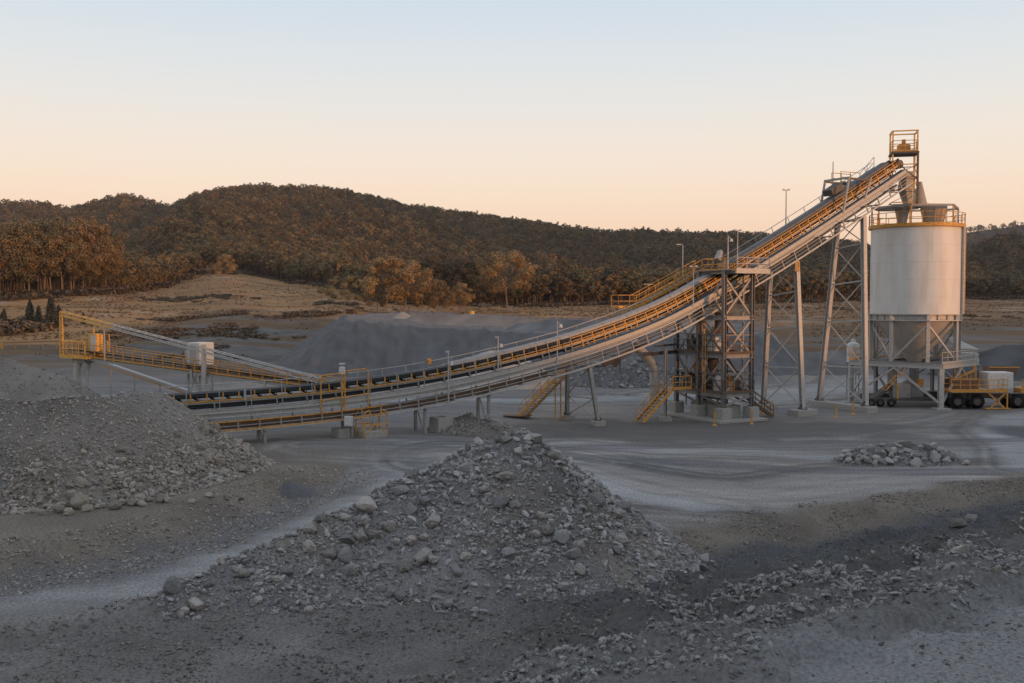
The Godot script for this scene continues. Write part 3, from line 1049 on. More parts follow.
func random_list(h: Dictionary, count: int, r0: float, r1: float, sd: int, low := -99.0, high := 99.0) -> Array:
	var g := RandomNumberGenerator.new()
	g.seed = sd
	var out := []
	var tries := 0
	while out.size() < count * 3 and tries < 9000:
		tries += 1
		var x := g.randf_range(h.box[0], h.box[2])
		var d := g.randf_range(h.box[1], h.box[3])
		var y := heap_surface(h, x, d)
		if y > ground_height(x, d) - 0.05 and y > low and y < high:
			out.append_array([x, d, r0 + (r1 - r0) * pow(g.randf(), 2.0)])
	return out

func lo_wave(x: float, d: float) -> float:
	return n_low.get_noise_2d(x * 4.0, d * 4.0) * 3.0

func build_heaps() -> void:
	for k in 3:
		chips.append(rock_mesh(300 + k, 0, 5, 0.5))
	for k in 5:
		boulders.append(rock_mesh(320 + k, 2, 3 + k % 3, 0.55, true))
	for k in 5:
		blocks.append(rock_mesh(340 + k, 1, 11, 0.35))
	var grey_stone := Color(0.46, 0.435, 0.415)
	var brown_stone := Color(0.5, 0.44, 0.38)

	# the pile in front, in the middle
	var h := {"ridges": [[[0.4, 42, 5.05], [-1.4, 41.5, 4.8], [-5.1, 39, 3.1], [-8.1, 36.5, 2.1], [-11.1, 34.2, 1.05], [-12.8, 32.8, 0.2]], [[0.4, 42, 5.1], [2.6, 42.4, 3.5]]], "slope": 0.75, "rough": 0.34, "box": [-15.0, 29.0, 10.0, 51.0, 0.16], "colour": Color(0.36, 0.34, 0.325), "colour2": Color(0.37, 0.33, 0.285)}
	var o := heap("rock_pile", "grey pile of loose rock in the middle foreground, with scattered round boulders", "rock pile", h)
	strew(o, h, 26000, 0.025, 0.11, 2.2, grey_stone, 1)
	strew(o, h, 2600, 0.1, 0.2, 2.0, grey_stone * 1.15, 2)
	strew(o, h, 900, 0.1, 0.26, 1.5, grey_stone * 1.12, 3, 0.0, [3.3, 9.0])
	big_stones(o, "boulder", boulders, [-5.6, 38.1, 0.42, -7.5, 36.8, 0.29, -7.4, 36.2, 0.29, -6.6, 36.0, 0.25, -5.6, 36.8, 0.29, -5.2, 37.1, 0.30, -4.6, 37.4, 0.30, -5.6, 37.5, 0.26, -6.3, 37.5, 0.22, -3.8, 37.1, 0.26, -3.3, 37.3, 0.22, -4.3, 36.9, 0.18, -3.0, 37.9, 0.34, -3.9, 36.0, 0.29, -3.3, 36.6, 0.37, -2.9, 36.4, 0.25, -1.7, 36.4, 0.25, -5.7, 35.6, 0.25, -8.2, 34.6, 0.21, -6.9, 33.5, 0.20, -8.7, 33.9, 0.17, -10.6, 33.2, 0.27, -10.9, 32.9, 0.20, -9.4, 34.6, 0.28, -10.3, 35.0, 0.24,
		-1.1, 39.0, 0.23, -0.3, 39.9, 0.32, -0.0, 38.5, 0.23, 1.1, 38.2, 0.19, 1.3, 37.7, 0.23, 4.3, 40.1, 0.32, 4.2, 38.5, 0.31, 2.5, 37.2, 0.26, 2.5, 36.4, 0.29, 5.7, 39.0, 0.23, 0.4, 35.0, 0.17, -1.3, 34.6, 0.14, 1.7, 37.5, 0.19, 0.9, 37.4, 0.19], h, Color(0.49, 0.445, 0.395), 4)
	big_stones(o, "block", blocks, [1.7, 41.3, 0.42, -0.3, 41.6, 0.37, 0.7, 41.5, 0.29, 0.3, 41.0, 0.25, 1.1, 40.5, 0.24, 2.2, 40.8, 0.20, 3.2, 40.8, 0.20, 4.0, 40.9, 0.20, 3.5, 40.1, 0.24, 4.9, 39.7, 0.20], h, Color(0.5, 0.46, 0.41), 5)
	big_stones(o, "block", blocks, random_list(h, 190, 0.14, 0.42, 6), h, Color(0.38, 0.365, 0.35), 7)

	# the brown pile at the left
	h = {"ridges": [[[-21.3, 52.5, 5.6], [-25, 50.3, 5.6], [-30, 50.5, 5.3], [-38, 52, 5.1]], [[-21.3, 52.5, 5.6], [-20.4, 57.6, 5.4], [-20.6, 61, 4.4]]], "slope": 0.74, "rough": 0.22, "box": [-40.0, 40.0, -8.0, 66.0, 0.22], "colour": Color(0.37, 0.325, 0.28), "colour2": Color(0.34, 0.31, 0.28)}
	o = heap("rock_pile", "brown pile of crushed rock at the left, coarse at its foot", "rock pile", h)
	strew(o, h, 30000, 0.022, 0.1, 2.4, brown_stone, 11, 1.0)
	strew(o, h, 3200, 0.07, 0.2, 2.0, brown_stone * 1.05, 12, 0.5, [0.5, 2.8])
	strew(o, h, 5000, 0.06, 0.13, 2.0, brown_stone * 1.1, 16, 0.0, [2.4, 9.0])
	big_stones(o, "boulder", boulders, [-20.0, 45.9, 0.52, -18.2, 45.6, 0.32, -19.8, 44.3, 0.27, -20.9, 44.1, 0.22, -19.3, 45.1, 0.27, -20.4, 44.8, 0.31, -18.3, 46.5, 0.28, -17.7, 46.4, 0.28, -20.6, 46.4, 0.28, -21.6, 46.2, 0.18, -20.7, 45.7, 0.23, -18.8, 46.9, 0.28, -19.2, 49.0, 0.20, -19.5, 49.5, 0.25, -15.2, 47.1, 0.19, -14.8, 48.5, 0.19, -16.6, 46.9, 0.28, -16.2, 46.8, 0.23, -17.2, 46.2, 0.23, -22.2, 45.7, 0.18, -22.1, 44.6, 0.22, -19.0, 45.8, 0.23, -17.2, 47.1, 0.19, -19.3, 47.2, 0.19, -20.2, 47.1, 0.19, -14.2, 49.2, 0.20, -13.7, 50.1, 0.15], h, Color(0.48, 0.41, 0.335), 13)
	big_stones(o, "block", blocks, random_list(h, 190, 0.13, 0.4, 14, 0.6, 3.4), h, Color(0.45, 0.38, 0.31), 15)

	# the pile behind it
	h = {"ridges": [[[-52, 82, 6.6], [-41, 80, 6.2], [-35, 78, 4.7], [-30, 76.5, 2.6]]], "slope": 0.64, "rough": 0.2, "box": [-55.0, 66.0, -22.0, 94.0, 0.4], "colour": Color(0.35, 0.31, 0.27), "colour2": Color(0.3, 0.285, 0.275)}
	o = heap("gravel_pile", "smooth grey-brown gravel pile under the yellow head frame at the far left", "gravel pile", h)
	strew(o, h, 5000, 0.04, 0.12, 2.0, Color(0.36, 0.32, 0.285), 21)

	# the flat-topped stockpile
	h = {"deck": PackedVector2Array([Vector2(39, 152), Vector2(24, 147), Vector2(9, 146), Vector2(-1, 152), Vector2(-14.7, 158), Vector2(-25, 153), Vector2(-32, 190), Vector2(-30, 300), Vector2(72, 300), Vector2(46, 190)]), "box": [-56.0, 130.0, 84.0, 315.0, 0.7], "top": Color(0.31, 0.295, 0.28), "colour": Color(0.225, 0.22, 0.222)}
	o = heap("stockpile", "broad flat-topped stockpile of blue-grey gravel in the middle distance", "stockpile", h)
	strew(o, h, 9000, 0.05, 0.14, 2.0, Color(0.36, 0.35, 0.345), 25)
	var small := [
		["gravel_mound", "long low mound on the left half of the stockpile's flat top", [[[-19, 192, 7.9], [-6, 190, 8.3], [2, 187, 7.9]]], 0.5, [-30, 178, 14, 204, 0.5], Color(0.33, 0.305, 0.275)],
		["gravel_mound", "dark mound on the right half of the stockpile's flat top", [[[1, 168, 7.0], [9, 165, 7.8], [17, 162, 7.2]]], 0.5, [-8, 152, 26, 178, 0.5], Color(0.27, 0.268, 0.27)],
		["gravel_mound", "small pointed heap at the left end of the stockpile's top", [[[-22, 200, 8.5], [-21.6, 200, 8.5]]], 0.55, [-29, 194, -15, 206, 0.4], Color(0.45, 0.4, 0.34)],
		["gravel_pile", "small pale gravel pile just behind the conveyor's lower half", [[[-8.5, 127, 2.7], [-2.7, 126, 4.5], [0.4, 126.5, 4.2]]], 0.62, [-16, 117, 10, 136, 0.4], Color(0.6, 0.55, 0.49)],
		["gravel_mound", "tiny dark mound beside the track, just right of the brown pile's tip", [[[-12.2, 54.4, ground_height(-12.1, 54.4) + 0.42], [-12.0, 54.4, ground_height(-12.1, 54.4) + 0.42]]], 0.6, [-14.5, 52.5, -10, 56.5, 0.16], Color(0.24, 0.238, 0.24)],
		["gravel_mound", "dark mound behind the mobile machines at the right edge", [[[64, 143, 2.6], [69, 140, 4.6], [80, 141, 4.8]]], 0.6, [52, 130, 96, 152, 0.5], Color(0.15, 0.148, 0.15)],
		["gravel_mound", "grey bank left of the dark mound, behind the silo's legs", [[[44, 150, 3.0], [56, 152, 3.6], [64, 156, 3.0]]], 0.4, [34, 138, 76, 168, 0.6], Color(0.28, 0.265, 0.255)],
	]
	for s in small:
		h = {"ridges": s[2], "slope": s[3], "rough": 0.16, "box": s[4], "colour": s[5]}
		o = heap(s[0], s[1], "gravel pile", h)
	# heaps of single rocks
	h = {"ridges": [[[23.3, 65.6, 0.75], [25.5, 66.2, 1.15], [28, 66.6, 0.9]]], "slope": 0.5, "rough": 0.3, "box": [20.0, 62.0, 34.0, 70.0, 0.2], "colour": Color(0.26, 0.25, 0.24)}
	o = heap("rubble_heap", "low heap of pale broken rocks alone on the gravel pad at the right", "rubble heap", h)
	big_stones(o, "rock", blocks, random_list(h, 170, 0.16, 0.46, 31), h, Color(0.44, 0.415, 0.385), 32)
	strew(o, h, 900, 0.05, 0.16, 1.6, Color(0.4, 0.38, 0.36), 33)
	h = {"ridges": [[[-3.6, 78.5, 1.7], [-1.5, 77, 1.3], [0.6, 75.5, 0.6]]], "slope": 0.5, "rough": 0.2, "box": [-8.0, 72.5, 5.0, 83.0, 0.2], "colour": Color(0.32, 0.29, 0.26)}
	o = heap("rubble_heap", "spill of broken rock under the conveyor, right of the square concrete block", "rubble heap", h)
	big_stones(o, "rock", blocks, random_list(h, 40, 0.15, 0.4, 35), h, Color(0.42, 0.385, 0.345), 36)
	strew(o, h, 1500, 0.05, 0.15, 1.6, Color(0.4, 0.36, 0.32), 37)
	h = {"ridges": [[[11, 128, 2.4], [15, 128, 3.2], [20, 130, 2.2]]], "slope": 0.55, "rough": 0.5, "box": [3.0, 119.0, 28.0, 138.0, 0.4], "colour": Color(0.24, 0.235, 0.235)}
	o = heap("rubble_heap", "heap of tumbled pale and dark rock behind the orange stair, beneath the conveyor", "rubble heap", h)
	big_stones(o, "rock", blocks, random_list(h, 90, 0.25, 0.75, 38), h, Color(0.42, 0.4, 0.38), 39)
	strew(o, h, 900, 0.1, 0.3, 1.5, Color(0.36, 0.35, 0.335), 40)

	# stones lying on the ground itself
	big_stones(ground, "rock", blocks, [4.0, 34.7, 0.28, 4.8, 36.0, 0.25, 5.7, 35.7, 0.25, 15.4, 34.0, 0.34, 14.0, 31.9, 0.21, 17.2, 34.4, 0.23, 14.3, 29.2, 0.17, 8.5, 31.0, 0.24, 20.6, 46.1, 0.5, 22.1, 47.6, 0.38, 15.0, 38.9, 0.31, 8.0, 27.4, 0.16, 29.2, 64.1, 0.32, 6.2, 25.4, 0.15, 7.1, 37.1, 0.22, 10.6, 31.9, 0.18, 11.9, 33.0, 0.19, 13.3, 33.6, 0.19, 17.8, 37.3, 0.21, 15.9, 31.3, 0.15, 14.4, 34.5, 0.16, 5.3, 29.2, 0.17, 12.9, 30.6, 0.14], {}, Color(0.42, 0.385, 0.34), 41)
	var g := RandomNumberGenerator.new()
	g.seed = 42
	var bufs := [PackedFloat32Array(), PackedFloat32Array(), PackedFloat32Array()]
	var n := 0
	while n < 56000:      # the bank at the lower right
		var d := g.randf_range(15.0, 60.0)
		var x := g.randf_range(-10.0, 34.0)
		var s := bank_s(x, d) + n_mid.get_noise_2d(x * 1.2, d * 1.2) * 1.6
		if absf(x) > d * 0.6 or s < -2.5 or s > 20.0:
			continue
		var dens := 0.4 + 0.75 * smoothstep(8.5, 11.0, s) * smoothstep(16.5, 14.5, s) - 0.33 * smoothstep(15.5, 17.5, s)
		dens *= 0.45 + n_low.get_noise_2d(x * 6.0, d * 6.0) * 1.9 + n_mid.get_noise_2d(x * 4.0, d * 4.0) * 0.8
		if g.randf() > dens:
			continue
		var ledge := s > 9.0 + lo_wave(x, d) and s < 16.0 + lo_wave(x, d)
		var r := (0.024 + 0.12 * pow(g.randf(), 4.0)) if ledge else (0.015 + 0.085 * pow(g.randf(), 5.0))
		var c := (Color(0.36, 0.315, 0.27) if s < 0.3 else Color(0.26, 0.235, 0.21)) if not ledge else Color(0.43, 0.41, 0.385)
		stone_row(bufs[n % 3], P(x, ground_height(x, d) + r * 0.15, d), r, c, g)
		n += 1
	for i in 9000:        # the lower left, in front of the track
		var d := g.randf_range(24.0, 37.0)
		var x := g.randf_range(-0.56, 0.1) * d
		var r := 0.02 + 0.08 * pow(g.randf(), 3.5)
		if n_low.get_noise_2d(x * 4.0, d * 4.0) < -0.05 or to_line(Vector2(x, d), roads[0][0]) < 2.2:
			continue
		stone_row(bufs[i % 3], P(x, ground_height(x, d) + r * 0.15, d), r, Color(0.34, 0.31, 0.27), g)
	for i in 22000:        # the face of the bench under the brown pile, and along the pad
		var d := g.randf_range(34.0, 62.0)
		var x := g.randf_range(-0.56, -0.12) * d
		if to_line(Vector2(x, d), berm_line) > 2.4:
			continue
		var r := 0.025 + 0.09 * pow(g.randf(), 3.0)
		stone_row(bufs[i % 3], P(x, ground_height(x, d) + r * 0.15, d), r, brown_stone, g)
	for i in 52000:       # fine gravel over the whole foreground
		var d := 15.0 + 33.0 * pow(g.randf(), 1.3)
		var x := g.randf_range(-0.56, 0.56) * d
		var r := 0.01 + 0.03 * pow(g.randf(), 3.0)
		if n_mid.get_noise_2d(x * 2.0, d * 2.0) < g.randf_range(-0.5, 0.25) or (x < 0.0 and to_line(Vector2(x, d), roads[0][0]) < 1.8):
			continue
		stone_row(bufs[i % 3], P(x, ground_height(x, d) + r * 0.1, d), r, Color(0.33, 0.315, 0.3) if g.randf() < 0.5 else Color(0.45, 0.43, 0.41), g)
	for k in 3:
		many(ground, "loose_stones", chips[k], M.stone, bufs[k])

# ------------------------------------------------------------------ steelwork helpers
func handrail(o: Node3D, pts: Array, m: Material, called := "handrail", tall := 1.1, gap := 1.4, kick := true) -> MeshInstance3D:   # along deck points, in the scene's axes
	var b := MB.new()
	for i in pts.size() - 1:
		var a: Vector3 = pts[i]
		var e: Vector3 = pts[i + 1]
		for h in [tall, tall * 0.52]:
			b.tube(a + Vector3(0, h, 0), e + Vector3(0, h, 0), 0.036, -1, 5)
		if kick:
			b.bar(a + Vector3(0, 0.09, 0), e + Vector3(0, 0.09, 0), 0.025, 0.16)
	var r := wpart(o, called, b, m)
	var pm := MB.new()
	pm.tube(Vector3.ZERO, Vector3(0, tall, 0), 0.036, -1, 5)
	var post := pm.mesh()
	for i in pts.size() - 1:
		var a: Vector3 = pts[i]
		var e: Vector3 = pts[i + 1]
		var k := maxi(1, roundi(a.distance_to(e) / gap))
		for j in k + (1 if i == pts.size() - 2 else 0):
			part(r, "post", post, m, Transform3D(Basis(), a.lerp(e, float(j) / k)))
	return r

func stair(o: Node3D, a: Vector3, e: Vector3, wide: float, m: Material, tread_m: Material, both := true) -> void:   # a foot, e head: middle line
	var run := Vector3(e.x - a.x, 0, e.z - a.z).normalized()
	var side := run.cross(Vector3.UP) * wide / 2
	for s in [-1.0, 1.0]:
		var b := MB.new()
		b.bar(a + side * s, e + side * s, 0.07, 0.26)
		wpart(o, "stringer", b, m)
	var k := maxi(3, roundi((e.y - a.y) / 0.24))
	var tb := MB.new()
	tb.obox(Vector3.ZERO, run * 0.13, Vector3(0, 0.02, 0), side)
	var tm := tb.mesh()
	for i in range(1, k):
		part(o, "tread", tm, tread_m, o.transform.affine_inverse() * Transform3D(Basis(), a.lerp(e, float(i) / k)))
	for s in ([-1.0, 1.0] if both else [1.0]):
		handrail(o, [a + side * s, e + side * s], m, "handrail", 1.05, 1.1, false)

func lamp_post(label: String, foot: Vector3, top: float, head: int, thick := 0.045, group := "") -> Node3D:
	# head: 0 none, 1 one arm to the left, 2 a T of two lamps, 3 box and lamp, 4 lamp to the right
	var o := thing("light_pole", label, "light pole", foot, 0.0, group)
	var b := MB.new()
	var h := top - foot.y
	b.tube(Vector3.ZERO, Vector3(0, h, 0), thick * 1.2, thick * 0.8, 6)
	b.box(Vector3(0, 0.03, 0), Vector3(0.22, 0.06, 0.22))
	part(o, "pole", b.mesh(), M.pale_steel)
	var l := MB.new()
	var a := MB.new()
	if head == 1:
		a.tube(Vector3(0, h, 0), Vector3(-0.3, h + 0.05, 0), 0.03, -1, 5)
		l.box(Vector3(-0.38, h + 0.03, 0), Vector3(0.34, 0.09, 0.2))
	elif head == 2:
		a.tube(Vector3(-0.3, h, 0), Vector3(0.3, h, 0), 0.03, -1, 5)
		l.box(Vector3(-0.24, h + 0.06, 0), Vector3(0.22, 0.1, 0.22))
		l.box(Vector3(0.24, h + 0.06, 0), Vector3(0.22, 0.1, 0.22))
	elif head == 3:
		a.tube(Vector3(0, h * 0.8, 0), Vector3(0.22, h * 0.8 - 0.05, 0), 0.03, -1, 5)
		l.lathe(Vector3(0.26, h * 0.8 - 0.32, 0), [[0.02, 0.0], [0.14, 0.03], [0.12, 0.22], [0.05, 0.3]], 10)
		a.box(Vector3(-0.08, h - 0.05, 0), Vector3(0.3, 0.12, 0.16))
	elif head == 4:
		a.tube(Vector3(0, h - 0.1, 0), Vector3(0.25, h - 0.25, 0), 0.03, -1, 5)
		l.lathe(Vector3(0.28, h - 0.55, 0), [[0.02, 0.0], [0.15, 0.03], [0.13, 0.22], [0.05, 0.3]], 10)
	if head:
		part(o, "bracket", a.mesh(), M.pale_steel)
		part(o, "lamp", l.mesh(), M.white)
	return o

# ------------------------------------------------------------------ the inclined conveyor: t metres along it in plan, lat metres away from the camera, up metres square to its slope
const RUN_T := [-52.0, -49.5, -42.0, -36.0, -29.7, -22.8, -15.3, -7.1, 2.9, 9.0, 14.0, 22.0]
const RUN_H := [1.42, 1.45, 1.66, 2.0, 2.65, 3.8, 5.45, 8.05, 12.75, 15.85, 18.5, 22.85]
const GO := Vector3(0.89, 0, -0.456)       # along
const AWAY := Vector3(-0.456, 0, -0.89)    # across, away from the camera

func run_frame(t: float, lat := 0.0, up := 0.0) -> Transform3D:
	var h := along(t, RUN_T, RUN_H)
	var rise := (along(t + 0.3, RUN_T, RUN_H) - along(t - 0.3, RUN_T, RUN_H)) / 0.6
	var x := (GO + Vector3(0, rise, 0)).normalized()
	var z := -AWAY
	var y := z.cross(x).normalized()
	return Transform3D(Basis(x, y, z), Vector3(20.9, h, -89.84) + GO * t + AWAY * lat + y * up)

func run_at(t: float, lat := 0.0, up := 0.0) -> Vector3:
	return run_frame(t, lat, up).origin

func run_bar(b: MB, lat: float, up: float, w: float, h: float, t0 := -50.0, t1 := 21.0) -> void:
	var k := int(ceil((t1 - t0) / 1.5))
	for i in k:
		var f := run_frame(lerpf(t0, t1, (i + 0.5) / k))
		b.bar(run_at(lerpf(t0, t1, float(i) / k), lat, up), run_at(lerpf(t0, t1, float(i + 1) / k), lat, up), w, h, f.basis.y)

func run_tube(b: MB, lat: float, up: float, r: float, t0 := -50.0, t1 := 21.0) -> void:
	var p := []
	var k := int(ceil((t1 - t0) / 1.5))
	for i in k + 1:
		p.append(run_at(lerpf(t0, t1, float(i) / k), lat, up))
	b.path(p, r, 5)

func run_ribbon(b: MB, a: Vector2, e: Vector2, face: Vector2, t0: float, t1: float) -> void:   # (lat, up) pairs; face: which side is outside
	var k := int(ceil((t1 - t0) / 1.2))
	for i in k:
		var f0 := lerpf(t0, t1, float(i) / k)
		var f1 := lerpf(t0, t1, float(i + 1) / k)
		var fr := run_frame((f0 + f1) / 2)
		var n := (AWAY * face.x + fr.basis.y * face.y).normalized()
		b.quad(run_at(f0, a.x, a.y), run_at(f1, a.x, a.y), run_at(f1, e.x, e.y), run_at(f0, e.x, e.y), n)

func place(o: Node3D, called: String, m: Mesh, mt: Material, f: Transform3D) -> MeshInstance3D:
	return part(o, called, m, mt, o.transform.affine_inverse() * f)

func build_conveyor() -> void:
	var o := thing("conveyor", "long inclined belt conveyor with orange guards, climbing from the left to the silo", "conveyor", Vector3(-10, 0.4, -75))
	# carrying structure
	for s in [0.0, 2.5]:
		var b := MB.new()
		run_bar(b, s, 0.0, 0.12, 0.14)
		run_bar(b, s, 0.98, 0.1, 0.1)
		wpart(o, "truss_chord", b, M.pale_steel)
		b = MB.new()
		for h in [0.33, 0.64]:
			run_tube(b, s, h, 0.042)
		wpart(o, "truss_rail", b, M.steel)
	var b := MB.new()
	b.box(Vector3(0, 0.49, 0), Vector3(0.09, 0.98, 0.09))
	var post := b.mesh()
	b = MB.new()
	b.box(Vector3(0, 0.005, -1.25), Vector3(0.1, 0.12, 2.4))
	var cross := b.mesh()
	b = MB.new()
	b.bar(Vector3(0, 0.06, 0), Vector3(1.5, 0.92, 0), 0.04, 0.05)
	var i := 0
	var t := -49.4
	while t < 21.0:
		place(o, "truss_post", post, M.steel, run_frame(t))
		if i % 2 == 0:
			place(o, "truss_post", post, M.steel, run_frame(t, 2.5))
			place(o, "cross_beam", cross, M.steel, run_frame(t))
		i += 1
		t += 1.5
	b = MB.new()
	run_ribbon(b, Vector2(0.35, 0.1), Vector2(0.35, 0.58), Vector2(-1, 0), -49, -20)
	run_ribbon(b, Vector2(0.4, 0.1), Vector2(0.4, 0.58), Vector2(1, 0), -49, -20)
	run_ribbon(b, Vector2(0.35, 0.58), Vector2(0.4, 0.58), Vector2(0, 1), -49, -20)
	wpart(o, "cable_tray", b, M.rusty)
	b = MB.new()
	run_bar(b, 0.9, 0.4, 0.2, 0.12, -20, 20)
	wpart(o, "cable_tray", b, M.grating)
	# side sheeting and the near walkway on it
	var k := 0
	t = -50.0
	while t < 20.4:
		b = MB.new()
		for q in 2:
			var f := run_frame(t + 0.6 + q * 1.2)
			b.bar(run_at(t + q * 1.2, 0.02, 1.37), run_at(minf(t + (q + 1) * 1.2 - (0.012 if q else 0.0), 20.6), 0.02, 1.37), 0.03, 0.25, f.basis.y)
		wpart(o, "side_panel", b, M.pale_steel)
		t += 2.4
	b = MB.new()
	run_bar(b, 0.1, 1.13, 0.03, 0.16)
	wpart(o, "cable_duct", b, M.steel)
	b = MB.new()
	run_bar(b, -0.04, 0.05, 0.05, 0.1, -50, -34)
	wpart(o, "toe_rail", b, M.orange)
	b = MB.new()
	run_bar(b, -0.04, 0.66, 0.05, 0.09, -50, -34)
	wpart(o, "toe_rail", b, M.orange)
	b = MB.new()
	run_bar(b, 0.0, 1.52, 0.12, 0.05)
	wpart(o, "kick_rail", b, M.pale_steel)
	b = MB.new()
	run_bar(b, 0.45, 1.46, 0.8, 0.05)
	wpart(o, "walkway", b, M.grating)
	b = MB.new()
	run_bar(b, 2.6, 1.46, 0.7, 0.05)
	wpart(o, "walkway", b, M.grating)
	# return belt, stringers, idlers, belt
	b = MB.new()
	run_bar(b, 1.45, 1.66, 0.95, 0.03, -50, 20.6)
	wpart(o, "return_belt", b, M.rubber)
	b = MB.new()
	run_bar(b, 2.1, 1.75, 0.04, 0.5, -50, 20.6)  # dark plate that stands in for the shade seen under the belt
	wpart(o, "shade_plate", b, M.dark_steel)
	for s in [0.86, 2.05]:
		b = MB.new()
		run_bar(b, s, 1.99, 0.08, 0.15, -50, 20.8)
		wpart(o, "stringer", b, M.steel)
	b = MB.new()
	run_bar(b, 0.8, 2.1, 0.06, 0.09, -50, 20.8)
	wpart(o, "guard_rail", b, M.orange)
	b = MB.new()
	run_bar(b, 0.8, 2.28, 0.04, 0.05, -30, 20.8)
	wpart(o, "guard_rail", b, M.orange)
	b = MB.new()
	run_bar(b, 0.8, 2.56, 0.05, 0.07, -17, 20.8)
	wpart(o, "guard_rail", b, M.orange)
	b = MB.new()
	run_bar(b, 0.8, 1.74, 0.05, 0.05, -17, 20.8)
	wpart(o, "guard_rail", b, M.orange)
	b = MB.new()
	b.box(Vector3(0, 0.5, 0), Vector3(0.085, 1.0, 0.085))
	b.bar(Vector3(0, 0.62, -0.03), Vector3(-0.16, 1.0, -0.06), 0.05, 0.06)
	var guard := b.mesh()
	b = MB.new()
	b.box(Vector3(0, 0.3, 0), Vector3(0.08, 0.6, 0.08))
	b.bar(Vector3(0, 0.3, -0.02), Vector3(-0.15, 0.58, -0.05), 0.05, 0.06)
	var guard_short := b.mesh()
	b = MB.new()
	b.tube(Vector3(0, 0, 0.2), Vector3(0, 0, -0.2), 0.075, -1, 8)
	b.tube(Vector3(0, 0.02, 0.22), Vector3(0, 0.2, 0.52), 0.075, -1, 8)
	b.tube(Vector3(0, 0.02, -0.22), Vector3(0, 0.2, -0.52), 0.075, -1, 8)
	b.box(Vector3(0.1, -0.06, 0), Vector3(0.07, 0.07, 1.2))
	b.box(Vector3(0.1, 0.0, 0.58), Vector3(0.06, 0.36, 0.05))
	var idler := b.mesh()
	b = MB.new()
	b.tube(Vector3(0, 0, 0.5), Vector3(0, 0, -0.5), 0.07, -1, 8)
	var roller := b.mesh()
	b = MB.new()
	b.box(Vector3(0, 0.7, 0), Vector3(0.06, 1.4, 0.06))
	var tall_post := b.mesh()
	t = -49.0
	i = 0
	while t < 20.6:
		place(o, "guard_post", guard if t > -17.5 else guard_short, M.orange, run_frame(t, 0.8, 1.56 if t > -17.5 else 2.05))
		place(o, "idler", idler, M.dark_steel, run_frame(t + 0.4, 1.45, 2.24))
		if i % 2 == 0:
			place(o, "return_roller", roller, M.dark_steel, run_frame(t + 0.6, 1.45, 1.57))
			place(o, "guard_post", guard_short, M.steel, run_frame(t + 0.5, 0.84, 1.48))
		if i % 2 == 0 and t < -17:
			place(o, "tall_post", tall_post, M.steel, run_frame(t + 0.7, 0.05, 1.5))
		i += 1
		t += 1.1
	b = MB.new()
	for w in [[0.82, 2.6, 1.12, 2.33], [1.12, 2.33, 1.78, 2.33], [1.78, 2.33, 2.08, 2.6]]:
		run_ribbon(b, Vector2(w[0], w[1]), Vector2(w[2], w[3]), Vector2(0, 1), -50, 21.2)
		run_ribbon(b, Vector2(w[0], w[1] - 0.02), Vector2(w[2], w[3] - 0.02), Vector2(0, -1), -50, 21.2)
	run_ribbon(b, Vector2(0.8, 2.42), Vector2(0.8, 2.66), Vector2(-1, 0), -50, 21.2)
	run_ribbon(b, Vector2(0.83, 2.42), Vector2(0.83, 2.66), Vector2(1, 0), -50, 21.2)
	wpart(o, "belt", b, M.rubber)
	b = MB.new()
	b.colored = true
	b.tint(Color(0.2, 0.195, 0.19))
	run_ribbon(b, Vector2(0.95, 2.52), Vector2(1.45, 2.74), Vector2(-0.4, 1), -50, -26)
	run_ribbon(b, Vector2(1.45, 2.74), Vector2(1.97, 2.55), Vector2(0.4, 1), -50, -26)
	wpart(o, "belt_load", b, M.gravel)
	# hood over the belt, in bent sheets
	t = -28.0
	while t < 19.5:
		b = MB.new()
		var prev := Vector2(0.84, 2.62)
		for q in 6:
			var an := PI * (q + 1) / 6.0
			var nx := Vector2(1.44 - 0.6 * signf(cos(an)) * pow(absf(cos(an)), 0.6), 2.62 + 0.3 * pow(maxf(sin(an), 0.0), 0.6))
			run_ribbon(b, prev, nx, ((prev + nx) / 2 - Vector2(1.44, 2.6)).normalized(), t, t + 2.37)
			prev = nx
		b.quad(run_at(t, 0.84, 2.62), run_at(t, 0.96, 2.88), run_at(t, 1.92, 2.88), run_at(t, 2.04, 2.62), -GO)
		wpart(o, "hood_panel", b, M.hood if t > -3 else M.steel)  # upper panels' shading is put into a darker material
		t += 2.4
	# far handrail
	b = MB.new()
	for h in [2.55, 3.08]:
		run_tube(b, 2.92, h, 0.034, -50, 20)
	var rail := wpart(o, "handrail", b, M.pale_steel)
	b = MB.new()
	b.tube(Vector3.ZERO, Vector3(0, 1.62, 0), 0.034, -1, 5)
	var fp := b.mesh()
	t = -49.0
	while t < 20.0:
		var q := place(o, "post", fp, M.pale_steel, run_frame(t, 2.92, 1.46))
		q.reparent(rail)
		t += 2.0
	# head pulley
	b = MB.new()
	var c := run_at(21.2, 1.45, 2.0)
	b.tube(c + AWAY * -0.62, c + AWAY * 0.62, 0.42, -1, 16)
	wpart(o, "head_pulley", b, M.dark_steel)
	b = MB.new()
	b.tube(c + AWAY * -0.5, c + AWAY * 0.5, 0.45, -1, 16, false)
	wpart(o, "belt_end", b, M.rubber)
	# service platform beside the head
	b = MB.new()
	b.bar(run_at(16.0, 3.7, 3.0), run_at(16.0, 3.7, 3.0) + GO * 2.6, 1.2, 0.1)
	wpart(o, "service_platform", b, M.steel)
	var s0 := run_at(16.0, 3.1, 3.05)
	handrail(o, [s0, s0 + GO * 2.6], M.orange)
	handrail(o, [s0 + AWAY * 1.2, s0 + AWAY * 1.2 + GO * 2.6], M.orange)
	handrail(o, [s0 + GO * 2.6, run_at(20.2, 3.1, 2.4)], M.pale_steel)
